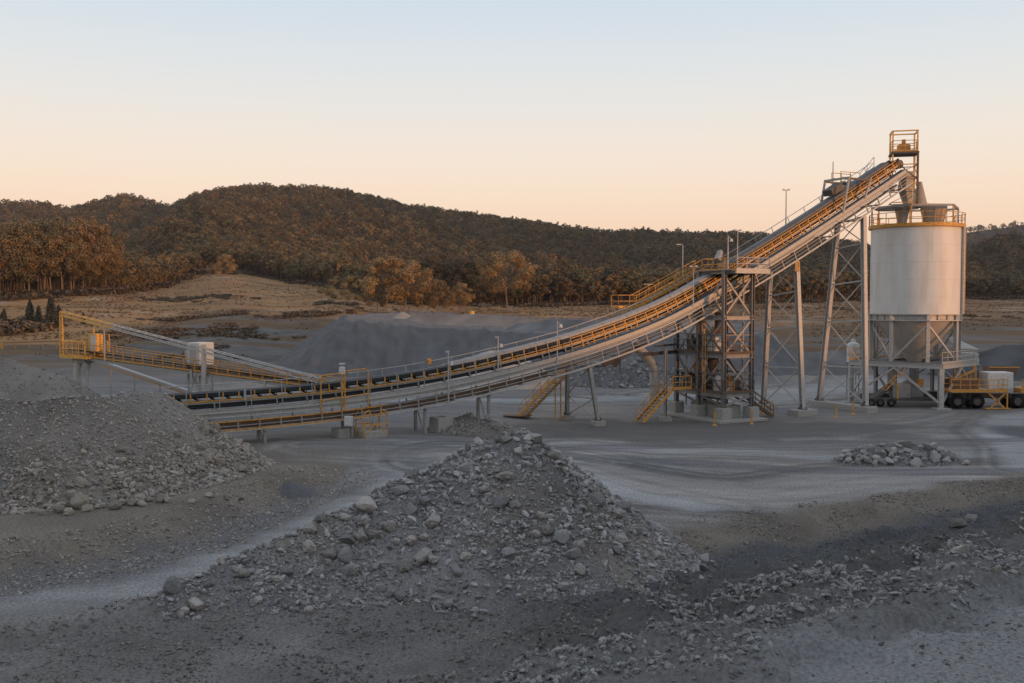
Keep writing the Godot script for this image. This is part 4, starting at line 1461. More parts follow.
	# portal frame over the belt
	var pf := thing("portal_frame", "small steel portal frame standing over the upper conveyor, with a dark sensor box", "frame", run_at(13.8, 1.4, 1.5))
	for w in [12.4, 15.2]:
		b = MB.new()
		for l in [-0.1, 3.0]:
			b.bar(run_at(w, l, 1.5), Vector3(run_at(w, l).x, 22.3, run_at(w, l).z), 0.16, 0.16)
		var u := run_at(w, -0.2)
		var w2 := run_at(w, 3.1)
		b.bar(Vector3(u.x, 22.3, u.z), Vector3(w2.x, 22.3, w2.z), 0.16, 0.2)
		wpart(pf, "portal", b, M.steel)
	b = MB.new()
	for l in [-0.1, 3.0]:
		var u := run_at(12.4, l)
		var w2 := run_at(15.2, l)
		b.bar(Vector3(u.x, 22.2, u.z), Vector3(w2.x, 22.2, w2.z), 0.14, 0.16)
	wpart(pf, "tie_beam", b, M.dark_steel)
	b = MB.new()
	var sb := run_frame(13.6, 1.5, 3.4)
	b.obox(sb.origin, sb.basis.x * 0.8, sb.basis.y * 0.3, sb.basis.z * 0.6)
	wpart(pf, "sensor_box", b, M.dark_steel)

func trestle(label: String, tn: Vector3, bn: Vector3, tf: Vector3, bf: Vector3, levels: Array, leg: float, block: Vector3, one_block: bool, top_orange := false) -> void:
	var mid := (bn + bf) / 2
	var o := thing("conveyor_trestle", label, "trestle", Vector3(mid.x, ground_height(mid.x, -mid.z), mid.z))
	for p in [[tn, bn], [tf, bf]]:
		var b := MB.new()
		b.ibeam(p[1], p[0], leg, leg, AWAY)
		var l := wpart(o, "leg", b, M.pale_steel)
		b = MB.new()
		b.box(p[1] + Vector3(0, 0.03, 0), Vector3(leg * 1.9, 0.06, leg * 1.9))
		b.bar(p[1] + Vector3(-leg, 0.06, 0), p[1] + Vector3(0, 0.5, 0), 0.04, 0.1)
		b.bar(p[1] + Vector3(leg, 0.06, 0), p[1] + Vector3(0, 0.5, 0), 0.04, 0.1)
		part(l, "base_plate", b.mesh(), M.dark_steel)
	if top_orange:
		var b := MB.new()
		b.box(tn + Vector3(0, -0.5, 0.05), Vector3(leg * 1.05, 0.9, leg * 1.05))
		wpart(o, "bracket", b, M.orange)
	var cuts := [0.0] + levels + [1.0]
	for i in range(1, cuts.size()):
		var b := MB.new()
		b.bar(bn.lerp(tn, cuts[i]), bf.lerp(tf, cuts[i]), 0.12, 0.14)
		wpart(o, "cross_beam", b, M.pale_steel)
	for i in cuts.size() - 1:
		for s in 2:
			var b := MB.new()
			var a := bn.lerp(tn, cuts[i]) if s else bf.lerp(tf, cuts[i])
			var e := bf.lerp(tf, cuts[i + 1]) if s else bn.lerp(tn, cuts[i + 1])
			b.bar(a + GO * (0.05 * (s * 2 - 1)), e + GO * (0.05 * (s * 2 - 1)), 0.07, 0.09)
			wpart(o, "brace", b, M.pale_steel)
	if one_block:
		var b := MB.new()
		var ax := (bf - bn).normalized()
		var ex := ax * (bf.distance_to(bn) / 2 + 0.9)
		var hh := block.y / 2
		b.cbox(mid - Vector3(0, hh, 0), ex, Vector3(0, hh, 0), ax.cross(Vector3.UP) * block.x / 2, 0.06)
		wpart(o, "plinth", b, M.concrete)
	else:
		for p in [bn, bf]:
			var b := MB.new()
			b.cbox(p - Vector3(0, block.y / 2, 0), GO * block.x / 2, Vector3(0, block.y / 2, 0), AWAY * block.z / 2, 0.05)
			wpart(o, "plinth", b, M.concrete)

func build_trestles() -> void:
	trestle("short trestle of two splayed grey legs under the conveyor, left of the tower", run_at(-16.2, 0.2, -0.1), P(7.3, 0.45, 84.6), run_at(-17.0, 2.4, -0.1), P(4.9, 0.45, 88.8), [0.42], 0.3, Vector3(1.0, 0.5, 1.0), false)
	trestle("middle trestle with splayed legs, between the tower and the silo", run_at(6.1, 0.1, -0.1), P(27.0, 0.55, 92.6), run_at(5.0, 2.4, -0.1), P(24.6, 0.55, 97.6), [0.28, 0.56, 0.8], 0.4, Vector3(2.4, 0.6, 1.4), false, true)
	trestle("tallest trestle, braced, on one long concrete plinth beside the silo", run_at(14.6, 0.2, -0.1), P(33.7, 0.6, 95.0), run_at(13.5, 2.4, -0.1), P(31.0, 0.6, 100.6), [0.2, 0.45, 0.66, 0.86], 0.42, Vector3(1.3, 0.65, 1.3), true)
	var labels := ["low steel bent under the conveyor, right of the square concrete block", "low steel bent under the conveyor, left of the square concrete block", "low steel bent under the conveyor by the orange cage", "low steel bent under the conveyor nearest the brown pile"]
	var i := 0
	for t in [-25.4, -30.8, -36.6, -43.0]:
		var o := thing("conveyor_bent", labels[i], "support", run_at(t, 1.2, -2.0) * Vector3(1, 0, 1) + Vector3(0, 0.3, 0), 0.0, "low bents under the conveyor")
		for l in [0.25, 2.25]:
			var p := run_at(t, l, 0.0)
			var b := MB.new()
			b.ibeam(Vector3(p.x, 0.1, p.z), p, 0.2, 0.2, AWAY)
			wpart(o, "leg", b, M.steel)
		var b := MB.new()
		b.bar(run_at(t, -0.15, -0.1), run_at(t, 2.65, -0.1), 0.2, 0.2)
		b.bar(run_at(t - 0.9, 0.2, -0.05), run_at(t + 0.9, 0.2, -0.05), 0.16, 0.16)
		wpart(o, "cap_beam", b, M.steel)
		b = MB.new()
		var f := run_at(t, 0.25)
		var g := run_at(t, 2.25)
		b.bar(Vector3(f.x, 0.3, f.z), g, 0.06, 0.08)
		wpart(o, "brace", b, M.steel)
		i += 1

# ------------------------------------------------------------------ transfer tower
const TOWER := Vector3(18.45, 0, -87.0)
func tw(a: float, b: float, h: float) -> Vector3:    # along the conveyor, away from the camera, up
	return TOWER + GO * a + AWAY * b + Vector3(0, h, 0)

func build_tower() -> void:
	var W := 3.1
	var L := 6.8
	var o := thing("transfer_tower", "dark braced steel tower under the conveyor, with cluttered floors and a grey top platform", "tower", TOWER)
	var b := MB.new()
	b.cbox(tw(W / 2, L / 2, 0.12), GO * (W / 2 + 1.1), Vector3(0, 0.12, 0), AWAY * (L / 2 + 0.9), 0.04)
	wpart(o, "slab", b, M.concrete)
	var mid := L * 0.52
	for p in [[0.0, 0.0], [W, 0.0], [0.0, L], [W, L], [0.0, mid], [W, mid]]:
		b = MB.new()
		b.cbox(tw(p[0], p[1], 0.74), GO * 0.5, Vector3(0, 0.5, 0), AWAY * 0.5, 0.04)
		wpart(o, "plinth", b, M.concrete)
		b = MB.new()
		var top: float = 13.2 if p[1] < 1.0 else (9.4 if p[1] > mid + 0.5 else 13.2)
		b.ibeam(tw(p[0], p[1], 1.24), tw(p[0], p[1], top), 0.34, 0.34, GO)
		wpart(o, "column", b, M.tower_steel)
	# floors
	var floors := [2.5, 5.95, 9.3]
	for h in floors:
		var deep: float = L if h < 9.0 else mid
		b = MB.new()
		for a in [0.0, W]:
			b.ibeam(tw(a, -0.15, h - 0.2), tw(a, deep + 0.15, h - 0.2), 0.2, 0.36)
		for d in [0.0, mid, deep]:
			b.ibeam(tw(-0.15, d, h - 0.19), tw(W + 0.15, d, h - 0.19), 0.18, 0.34)
		wpart(o, "floor_beam", b, M.steel)
		if h < 9.0:
			b = MB.new()
			b.obox(tw(W / 2, deep / 2, h + 0.03), GO * (W / 2 + 0.25), Vector3(0, 0.025, 0), AWAY * (deep / 2 + 0.2))
			wpart(o, "floor_deck", b, M.grating)
			handrail(o, [tw(-0.2, -0.15, h + 0.05), tw(-0.2, deep + 0.15, h + 0.05)], M.rusty)
			handrail(o, [tw(-0.2, -0.15, h + 0.05), tw(W + 0.2, -0.15, h + 0.05)], M.rusty)
			handrail(o, [tw(W + 0.2, -0.15, h + 0.05), tw(W + 0.2, deep, h + 0.05)], M.orange)
	# bracing: crosses on the long sides, crosses on the short sides
	var lv := [1.3, 2.3, 5.75, 9.1, 12.9]
	for i in range(0, 4):
		for a in [0.0, W]:
			for d in [[0.0, mid], [mid, L]]:
				if lv[i + 1] > 9.5 and d[1] > mid + 0.1:
					continue
				for s in 2:
					if i == 0 and s == 1: continue
					b = MB.new()
					var lo: float = lv[i] + 0.1
					var hi: float = lv[i + 1] - 0.1
					b.bar(tw(a + 0.06 * s, d[s], lo), tw(a + 0.06 * s, d[1 - s], hi), 0.11, 0.17)
					wpart(o, "brace", b, M.steel if s else M.tower_steel)
		for d in [0.0, mid]:
			for s in 2:
				b = MB.new()
				b.bar(tw(W * s, d + 0.06 * s, lv[i] + 0.1), tw(W * (1 - s), d + 0.06 * s, lv[i + 1] - 0.1), 0.11, 0.17)
				wpart(o, "brace", b, M.steel)
	# concrete bin and machines on the floors
	b = MB.new()
	b.cbox(tw(W / 2, L * 0.45, 0.8), GO * 0.9, Vector3(0, 0.55, 0), AWAY * 2.4, 0.05)
	wpart(o, "footing", b, M.concrete)
	b = MB.new()
	b.cbox(tw(W / 2 + 0.2, L * 0.4, 3.2), GO * 0.9, Vector3(0, 0.7, 0), AWAY * 1.8, 0.1)
	b.lathe(tw(W / 2, L * 0.75, 2.55), [[0.6, 0.0], [0.6, 1.2], [0.3, 1.5], [0.02, 1.52]], 14)
	wpart(o, "crusher_body", b, M.dark_steel)
	b = MB.new()
	b.lathe(tw(0.55, 1.5, 2.55), [[0.35, 0.0], [0.37, 0.05], [0.37, 1.2], [0.2, 1.42], [0.02, 1.45]], 14)
	wpart(o, "drum", b, M.white)
	b = MB.new()
	b.cbox(tw(W - 0.5, 1.9, 3.1), GO * 0.35, Vector3(0, 0.55, 0), AWAY * 0.5, 0.04)
	wpart(o, "cabinet", b, M.pale_steel)
	b = MB.new()
	b.cbox(tw(0.7, 2.0, 6.9), GO * 0.5, Vector3(0, 0.75, 0), AWAY * 0.6, 0.04)
	wpart(o, "cabinet", b, M.white)
	b = MB.new()
	b.cbox(tw(W / 2, L * 0.62, 6.7), GO * 0.8, Vector3(0, 0.65, 0), AWAY * 0.9, 0.1)
	wpart(o, "screen_box", b, M.dark_steel)
	b = MB.new()
	b.path([tw(W / 2, 2.6, 9.6), tw(W / 2, 2.6, 7.2), tw(W / 2 - 0.5, 2.9, 5.9), tw(W / 2 - 0.5, 2.9, 3.6)], 0.4, 10)
	wpart(o, "chute", b, M.rusty)
	b = MB.new()
	b.path([tw(0.4, 4.2, 5.9), tw(0.4, 4.4, 4.6), tw(0.9, 4.6, 3.4)], 0.25, 8)
	wpart(o, "chute", b, M.orange)
	# pipes, cable ladders and small boxes among the floors
	for q in [[0.15, 3.0, 2.5, 9.0], [W - 0.2, 4.4, 0.3, 6.0], [W - 0.15, 1.0, 2.5, 12.8], [0.2, 5.6, 1.0, 5.8]]:
		b = MB.new()
		b.path([tw(q[0], q[1], q[2]), tw(q[0], q[1], q[3] - 0.4), tw(q[0] + 0.2, q[1] + 0.25, q[3])], 0.09, 8)
		wpart(o, "pipe", b, M.pale_steel)
	b = MB.new()
	for k in 2:
		b.bar(tw(-0.28, 2.2 + k * 0.4, 2.4), tw(-0.28, 2.2 + k * 0.4, 9.2), 0.04, 0.06)
	for k in 20:
		b.bar(tw(-0.28, 2.2, 2.7 + k * 0.33), tw(-0.28, 2.6, 2.7 + k * 0.33), 0.03, 0.03)
	wpart(o, "ladder", b, M.orange)
	for q in [[0.5, 4.9, 3.1, 0.5], [W - 0.6, 5.6, 3.2, 0.6], [0.6, 5.2, 6.6, 0.6], [W - 0.5, 0.8, 6.4, 0.4], [W - 0.5, 3.4, 6.7, 0.7], [1.4, 1.0, 3.1, 0.5], [1.2, 4.1, 6.5, 0.5], [0.7, 6.2, 3.3, 0.75], [1.7, 3.0, 7.4, 0.9], [W - 0.4, 6.2, 6.8, 0.8]]:
		b = MB.new()
		b.cbox(tw(q[0], q[1], q[2]), GO * 0.36, Vector3(0, q[3], 0), AWAY * 0.4, 0.05)
		b.tube(tw(q[0], q[1], q[2] + q[3]), tw(q[0], q[1], q[2] + q[3] + 0.4), 0.14, -1, 8)
		wpart(o, "machine_box", b, [M.orange, M.tower_steel, M.dark_steel, M.white, M.rusty][int(q[1] * 10) % 5])
	for h in [4.2, 7.6]:
		b = MB.new()
		b.bar(tw(0, 0, h), tw(0, L, h), 0.12, 0.14)
		b.bar(tw(0, 0.02, h), tw(W, 0.02, h), 0.12, 0.138)
		b.bar(tw(W, 0, h), tw(W, L, h), 0.12, 0.142)
		wpart(o, "girt", b, M.tower_steel)
	# top platform
	var h := 13.25
	var pa := -1.1
	var pb := 4.6
	b = MB.new()
	b.obox(tw((pa + 3.3) / 2 + 1.0, 1.4, h), GO * 2.1, Vector3(0, 0.05, 0), AWAY * 2.35)
	wpart(o, "top_deck", b, M.grating)
	var c0 := tw(0.5, -0.95, h)
	var c1 := tw(4.2, -0.95, h)
	var c2 := tw(4.2, 3.75, h)
	var c3 := tw(0.5, 3.75, h)
	b = MB.new()
	b.bar(c0 - Vector3(0, 0.1, 0), c1 - Vector3(0, 0.1, 0), 0.1, 0.34)
	b.bar(c1 - Vector3(0, 0.1, 0), c2 - Vector3(0, 0.1, 0), 0.1, 0.338)
	b.bar(c2 - Vector3(0, 0.1, 0), c3 - Vector3(0, 0.1, 0), 0.1, 0.342)
	b.bar(c3 - Vector3(0, 0.1, 0), c0 - Vector3(0, 0.1, 0), 0.1, 0.336)
	wpart(o, "edge_beam", b, M.pale_steel)
	handrail(o, [c0, c1], M.pale_steel)
	handrail(o, [c1, c2], M.pale_steel)
	handrail(o, [c0, c3], M.orange)
	handrail(o, [c3, c2], M.orange)
	# drive on the platform
	var dr := thing("drive_unit", "grey motor and gearbox on the tower's top platform", "motor", tw(1.2, 2.2, h + 0.1))
	b = MB.new()
	b.cbox(tw(1.2, 2.2, h + 0.45), GO * 0.6, Vector3(0, 0.32, 0), AWAY * 0.5, 0.08)
	wpart(dr, "gearbox", b, M.dark_steel)
	b = MB.new()
	b.tube(tw(0.7, 1.9, h + 0.9), tw(1.3, 2.2, h + 1.7), 0.32, 0.28, 12)
	b.tube(tw(1.3, 2.2, h + 1.7), tw(1.42, 2.26, h + 1.86), 0.2, 0.12, 12)
	wpart(dr, "motor", b, M.steel)
	b = MB.new()
	for k in 2:
		b.bar(tw(0.5 + k, 2.6, h + 0.1), tw(0.8 + k, 2.1, h + 1.2), 0.1, 0.1)
	wpart(dr, "bracket", b, M.orange)
	# lone post with a bracket at the left of the tower
	var lp := thing("pipe_support", "single grey column with a bracket arm left of the tower, by the orange stair", "support", P(13.6, 0, 88.4))
	b = MB.new()
	b.ibeam(P(13.6, 0.3, 88.4), P(13.6, 6.4, 88.4), 0.24, 0.24, GO)
	wpart(lp, "column", b, M.steel)
	b = MB.new()
	b.cbox(P(13.6, 0.15, 88.4), Vector3(0.5, 0, 0), Vector3(0, 0.2, 0), Vector3(0, 0, 0.5), 0.04)
	wpart(lp, "plinth", b, M.concrete)
	b = MB.new()
	b.ibeam(P(11.6, 5.9, 88.0), tw(0, L - 0.1, 5.9), 0.2, 0.34)
	b.ibeam(P(12.6, 6.6, 88.2), tw(0, L - 0.3, 6.6), 0.14, 0.2)
	wpart(lp, "bracket_arm", b, M.hood)

	# stairs
	var s := thing("stair", "lower orange steel stair at the tower's left side, rising to its first landing", "stair", P(11.2, 0, 86.8))
	stair(s, P(11.1, 0.1, 86.6), P(13.9, 2.85, 88.0), 1.1, M.orange, M.grating)
	b = MB.new()
	b.bar(P(13.8, 2.82, 87.9), P(15.6, 2.82, 89.0), 1.3, 0.08)
	wpart(s, "landing", b, M.orange)
	handrail(s, [P(14.1, 2.86, 87.4), P(15.9, 2.86, 88.5)], M.orange)
	s = thing("stair", "short orange stair at the tower's right corner", "stair", P(23.6, 0, 91.0))
	stair(s, P(23.7, 0.1, 90.9), tw(W + 0.3, 2.4, 2.5), 0.9, M.rusty, M.steel)
	handrail(s, [P(23.2, 0.1, 92.6), P(24.4, 0.1, 93.2)], M.orange)
	s = thing("stair", "long orange stair rising behind the conveyor to the tower's top platform", "stair", run_at(-9.5, 4.0) * Vector3(1, 0, 1) + Vector3(0, 9.0, 0))
	var u0 := run_at(-9.4, 3.9) * Vector3(1, 0, 1) + Vector3(0, 10.0, 0)
	var u1 := run_at(-2.2, 3.9) * Vector3(1, 0, 1) + Vector3(0, 13.3, 0)
	stair(s, u0, u1, 1.0, M.orange, M.steel)
	b = MB.new()
	b.bar(u0 - GO * 1.9, u0, 1.2, 0.1)
	b.bar(u1, tw(0.6, 3.2, 13.3), 1.2, 0.1)
	wpart(s, "landing", b, M.orange)
	handrail(s, [u0 - GO * 1.9 + AWAY * -0.55, u0 + AWAY * -0.55], M.orange)
	handrail(s, [u0 + AWAY * 0.55, u0 - GO * 1.9 + AWAY * 0.55, u0 - GO * 1.9 + AWAY * -0.55], M.orange)
	handrail(s, [u1 + AWAY * -0.55, tw(0.5, 2.9, 13.3)], M.orange)
	b = MB.new()
	for q in [u0 - GO * 1.7, u0.lerp(u1, 0.5)]:
		b.bar(Vector3(q.x, run_at(-9, 2.6, 0.5).y - 1.0, q.z), q, 0.14, 0.14)
	b.bar(u0.lerp(u1, 0.3) + Vector3(0, 1.1, 0), u0.lerp(u1, 0.3) + Vector3(0, 1.1, 0) + GO * -1.0, 0.08, 0.08)
	wpart(s, "support_post", b, M.steel)
	s = thing("stair", "orange stair from the ground up to the conveyor's far side, left of the short trestle", "stair", P(1.2, 0.2, 90.0))
	stair(s, P(1.0, 0.2, 90.2), P(5.4, 5.3, 86.2), 1.1, M.orange, M.grating)
	b = MB.new()
	for q in [[3.8, 87.6], [4.3, 88.2]]:
		b.bar(P(q[0], 0.1, q[1]), P(q[0], 3.6, q[1]), 0.12, 0.12)
	wpart(s, "support_post", b, M.orange)
	b = MB.new()
	b.bar(P(-0.6, 0.22, 90.6), P(1.6, 0.22, 89.9), 1.4, 0.12)
	wpart(s, "base_plate", b, M.rusty)

	# elbowed duct
	var du := thing("duct", "thick grey elbowed duct coming down below the conveyor, left of the tower", "duct", P(12.9, 2.0, 90.6))
	b = MB.new()
	b.path([P(11.0, 6.9, 90.6), P(11.5, 6.2, 90.6), P(12.4, 5.3, 90.6), P(12.8, 4.8, 90.6), P(12.95, 4.2, 90.6), P(12.95, 1.4, 90.6)], 0.46, 14)
	var pipe := wpart(du, "pipe", b, M.pale_steel)
	for q in [4.2, 2.9]:
		b = MB.new()
		b.tube(P(12.95, q, 90.6), P(12.95, q + 0.12, 90.6), 0.56, -1, 14)
		part(pipe, "flange", b.mesh(), M.steel)
	du = thing("chute", "dark ragged chute hanging under the conveyor, right of the short trestle", "chute", P(9.0, 4.0, 88.0))
	b = MB.new()
	b.bar(P(8.0, 5.0, 88.4), P(10.4, 6.1, 89.0), 0.6, 0.5)
	b.bar(P(8.9, 4.9, 88.6), P(9.5, 5.4, 88.6), 0.5, 0.6)
	b.bar(P(10.4, 6.1, 89.0), P(12.0, 6.9, 91.0), 0.5, 0.4)
	wpart(du, "casing", b, M.dark_steel)
	b = MB.new()
	b.bar(P(9.6, 4.2, 88.7), P(9.6, 5.6, 88.7), 0.1, 0.1)
	wpart(du, "leg", b, M.dark_steel)

# ------------------------------------------------------------------ silo
const SILO := Vector3(41.9, 0, -104.0)
func sl(x: float, h: float, d: float) -> Vector3:     # from the silo's axis
	return SILO + Vector3(x, h, -d)

func build_silo() -> void:
	var o := thing("silo", "large round white storage silo on a grey steel frame with a cone-shaped bottom", "silo", SILO)
	var b := MB.new()
	b.lathe(SILO, [[4.44, 9.3], [4.44, 18.05]], 64)
	b.lathe(SILO, [[4.44, 18.05], [4.0, 18.25], [0.02, 18.4]], 64)
	var shell := wpart(o, "shell", b, M.silo)
	b = MB.new()
	for h in [11.05, 12.8, 14.55, 16.3]:
		b.lathe(SILO, [[4.442, h - 0.03], [4.458, h - 0.015], [4.458, h + 0.015], [4.442, h + 0.03]], 64)
	part(shell, "weld_seam", b.mesh(), M.silo)
	b = MB.new()
	b.lathe(SILO, [[0.46, 4.1], [4.22, 8.75]], 48)
	wpart(o, "cone", b, mat(Color(0.6, 0.555, 0.5), 0.7, 0.0, M.steel.albedo_texture, 0.3))
	b = MB.new()
	b.lathe(SILO, [[0.5, 2.2], [0.5, 4.1]], 20)
	b.box(sl(0, 2.0, 0), Vector3(1.3, 0.6, 1.2))
	wpart(o, "outlet", b, M.steel)
	# ring of eight columns
	var cols := []
	for k in 8:
		var an := deg_to_rad(-96.0 + 45.0 * k)
		cols.append(Vector3(cos(an) * 4.4, 0, -sin(an) * 4.4))
	for k in 8:
		var a: Vector3 = cols[k]
		var e: Vector3 = cols[(k + 1) % 8]
		b = MB.new()
		var m := 1.045
		b.bar(SILO + a * m + Vector3(0, 9.24, 0), SILO + e * m + Vector3(0, 9.24, 0), 0.36, 0.09)
		b.bar(SILO + a * m + Vector3(0, 8.64, 0), SILO + e * m + Vector3(0, 8.64, 0), 0.36, 0.09)
		b.bar(SILO + a + Vector3(0, 8.94, 0), SILO + e + Vector3(0, 8.94, 0), 0.12, 0.52)
		for f in [0.33, 0.66]:
			b.bar(SILO + a.lerp(e, f) * 1.03 + Vector3(0, 8.7, 0), SILO + a.lerp(e, f) * 1.03 + Vector3(0, 9.2, 0), 0.1, 0.1)
		wpart(o, "ring_beam", b, M.pale_steel)
		b = MB.new()
		b.ibeam(SILO + a + Vector3(0, 4.4, 0), SILO + a + Vector3(0, 8.6, 0), 0.36, 0.36, a)
		wpart(o, "column", b, M.pale_steel)
		b = MB.new()
		b.box(SILO + a * 1.02 + Vector3(0, 8.95, 0), Vector3(0.4, 0.7, 0.4))
		wpart(o, "gusset", b, M.pale_steel)
		b = MB.new()
		if k % 2 == 0:
			b.bar(SILO + a + Vector3(0, 8.3, 0), SILO + e + Vector3(0, 4.6, 0), 0.12, 0.16)
		else:
			b.bar(SILO + a + Vector3(0, 4.6, 0), SILO + e + Vector3(0, 8.3, 0), 0.12, 0.16)
		wpart(o, "brace", b, M.pale_steel)
	# square working platform, one corner towards the camera
	var q := 6.75
	var cor := [sl(0, 4.2, -q), sl(q, 4.2, 0), sl(0, 4.2, q), sl(-q, 4.2, 0)]
	for k in 4:
		var a: Vector3 = cor[k]
		var e: Vector3 = cor[(k + 1) % 4]
		b = MB.new()
		var inset := (a - e).normalized() * (0.0 if k % 2 else 0.16)
		b.ibeam(a - inset, e + inset, 0.24, 0.5)
		wpart(o, "platform_beam", b, M.pale_steel)
		b = MB.new()
		b.ibeam(Vector3(a.x, 0.12, a.z).lerp(Vector3(SILO.x, 0.12, SILO.z), 0.03), a.lerp(SILO + Vector3(0, 4.2, 0), 0.03) - Vector3(0, 0.25, 0), 0.46, 0.46, a - SILO - Vector3(0, 4.2, 0))
		wpart(o, "leg", b, M.pale_steel)
		b = MB.new()
		b.cbox(Vector3(a.x, 0.06, a.z), Vector3(0.7, 0, 0), Vector3(0, 0.1, 0), Vector3(0, 0, 0.7), 0.03)
		wpart(o, "footing", b, M.concrete)
		var half := (a + e) / 2
		for w in [a, e]:
			b = MB.new()
			b.bar(half - Vector3(0, 0.3, 0), Vector3(w.x, 0.5, w.z), 0.18, 0.2)
			wpart(o, "brace", b, M.pale_steel)
		b = MB.new()
		var inner := 0.52
		b.quad(a + Vector3(0, 0.27, 0), e + Vector3(0, 0.27, 0), e.lerp(sl(0, 4.2, 0), inner) + Vector3(0, 0.27, 0), a.lerp(sl(0, 4.2, 0), inner) + Vector3(0, 0.27, 0), Vector3.UP)
		b.quad(a + Vector3(0, 0.23, 0), e + Vector3(0, 0.23, 0), e.lerp(sl(0, 4.2, 0), inner) + Vector3(0, 0.23, 0), a.lerp(sl(0, 4.2, 0), inner) + Vector3(0, 0.23, 0), Vector3.DOWN)
		wpart(o, "platform_deck", b, M.grating)
		if k != 3:
			handrail(o, [a + Vector3(0, 0.27, 0), e + Vector3(0, 0.27, 0)], M.orange if k else M.pale_steel)
	# inner legs
	for x in [[-3.4, 1.6], [3.0, 2.6], [-3.0, -2.6]]:
		b = MB.new()
		b.ibeam(sl(x[0], 0.1, x[1]), sl(x[0], 4.0, x[1]), 0.3, 0.3, GO)
		wpart(o, "leg", b, M.steel)
	# top: orange edge, handrail, canopy frame
	b = MB.new()
	b.lathe(SILO, [[4.48, 18.02], [4.7, 18.06], [4.7, 18.4], [4.48, 18.42]], 64)
	wpart(o, "edge_ring", b, M.orange)
	b = MB.new()
	for h in [18.95, 19.5]:
		for k in 40:
			b.tube(sl(cos(TAU * k / 40) * 4.63, h, sin(TAU * k / 40) * 4.63), sl(cos(TAU * (k + 1) / 40) * 4.63, h, sin(TAU * (k + 1) / 40) * 4.63), 0.036, -1, 5, false)
	var hr := wpart(o, "handrail", b, M.orange)
	b = MB.new()
	b.tube(Vector3.ZERO, Vector3(0, 1.2, 0), 0.04, -1, 5)
	var pm := b.mesh()
	for k in 24:
		part(hr, "post", pm, M.orange, Transform3D(Basis(), sl(cos(TAU * k / 24) * 4.63, 18.3, sin(TAU * k / 24) * 4.63)))
	var tops := [sl(-4.4, 20.25, 0.6), sl(-2.0, 20.25, -3.6), sl(2.4, 20.25, -3.2), sl(4.4, 20.15, 0.2), sl(3.4, 20.25, 3.2), sl(-2.6, 20.3, 3.6)]
	for k in 6:
		b = MB.new()
		b.bar(tops[k], tops[(k + 1) % 6], 0.16, 0.2)
		wpart(o, "canopy_beam", b, M.steel)
		b = MB.new()
		b.bar(Vector3(tops[k].x, 18.2, tops[k].z), tops[k], 0.13, 0.13)
		wpart(o, "canopy_post", b, M.orange if k % 3 else M.steel)
	b = MB.new()
	b.quad(sl(-4.6, 20.2, 0.6), sl(-1.6, 20.2, -2.6), sl(0.4, 20.2, 0.4), sl(-2.4, 20.2, 3.4), Vector3.UP)
	b.quad(sl(-4.6, 20.16, 0.6), sl(-1.6, 20.16, -2.6), sl(0.4, 20.16, 0.4), sl(-2.4, 20.16, 3.4), Vector3.DOWN)
	wpart(o, "canopy_deck", b, M.steel)
	# pipe and ladder down the shell
	b = MB.new()
	var an := deg_to_rad(-38.0)
	b.tube(sl(cos(an) * 4.63, 9.3, sin(an) * 4.63), sl(cos(an) * 4.63, 18.3, sin(an) * 4.63), 0.16, -1, 10)
	wpart(o, "downpipe", b, M.pale_steel)
	b = MB.new()
	for a in [deg_to_rad(-26.0), deg_to_rad(-21.0)]:
		b.tube(sl(cos(a) * 4.68, 9.2, sin(a) * 4.68), sl(cos(a) * 4.68, 18.3, sin(a) * 4.68), 0.05, -1, 6)
	wpart(o, "ladder_rail", b, M.orange)
	b = MB.new()
	for k in 28:
		b.tube(sl(cos(deg_to_rad(-26.0)) * 4.68, 9.4 + k * 0.32, sin(deg_to_rad(-26.0)) * 4.68), sl(cos(deg_to_rad(-21.0)) * 4.68, 9.4 + k * 0.32, sin(deg_to_rad(-21.0)) * 4.68), 0.025, -1, 4)
	wpart(o, "ladder_rungs", b, M.orange)

	# bins on the roof
	var h1 := thing("roof_hopper", "grey tapered hopper on the silo roof, under the conveyor head", "hopper", sl(-1.6, 18.4, 0))
	b = MB.new()
	b.lathe(sl(-1.5, 0, 0), [[0.35, 18.3], [0.5, 18.9], [0.75, 20.2]], 16)
	wpart(h1, "shell", b, M.steel)
	b = MB.new()
	b.lathe(sl(-1.5, 0, 0), [[0.75, 20.1], [0.83, 20.12], [0.83, 20.24], [0.75, 20.26]], 16)
	wpart(h1, "rim", b, M.pale_steel)
	var h2 := thing("dust_collector", "pale tan tapered dust collector on the silo roof, right of the grey hopper", "dust collector", sl(1.5, 18.4, -1.0))
	b = MB.new()
	b.lathe(sl(1.35, 0, -1.0), [[0.85, 18.3], [0.92, 18.5], [1.28, 20.1], [1.3, 20.35], [0.02, 20.4]], 20)
	wpart(h2, "body", b, M.dust_cover)
	b = MB.new()
	for k in 10:
		b.bar(sl(1.35 + cos(TAU * k / 10) * 0.94, 18.5, -1.0 + sin(TAU * k / 10) * 0.94), sl(1.35 + cos(TAU * k / 10) * 1.3, 20.1, -1.0 + sin(TAU * k / 10) * 1.3), 0.06, 0.06)
	wpart(h2, "ribs", b, M.orange)

	# head frame and chute of the conveyor
	var f := run_frame(21.0, 1.45, 0.0)
	var hf := thing("head_frame", "yellow railed cage with a motor, on top of the conveyor head", "frame", Vector3(f.origin.x, 22.5, f.origin.z))
	var base := Vector3(f.origin.x, 0, f.origin.z) + GO * 0.35
	var FX := Vector3(0.97, 0, 0.243)
	var FZ := Vector3(0.243, 0, -0.97)
	for a in [-1.15, 1.15]:
		for d in [-1.1, 1.1]:
			b = MB.new()
			b.bar(base + FX * a + FZ * d + Vector3(0, 21.6 if a < 0 else 22.0, 0), base + FX * a + FZ * d + Vector3(0, 27.45, 0), 0.12, 0.12)
			wpart(hf, "corner_post", b, M.yellow)
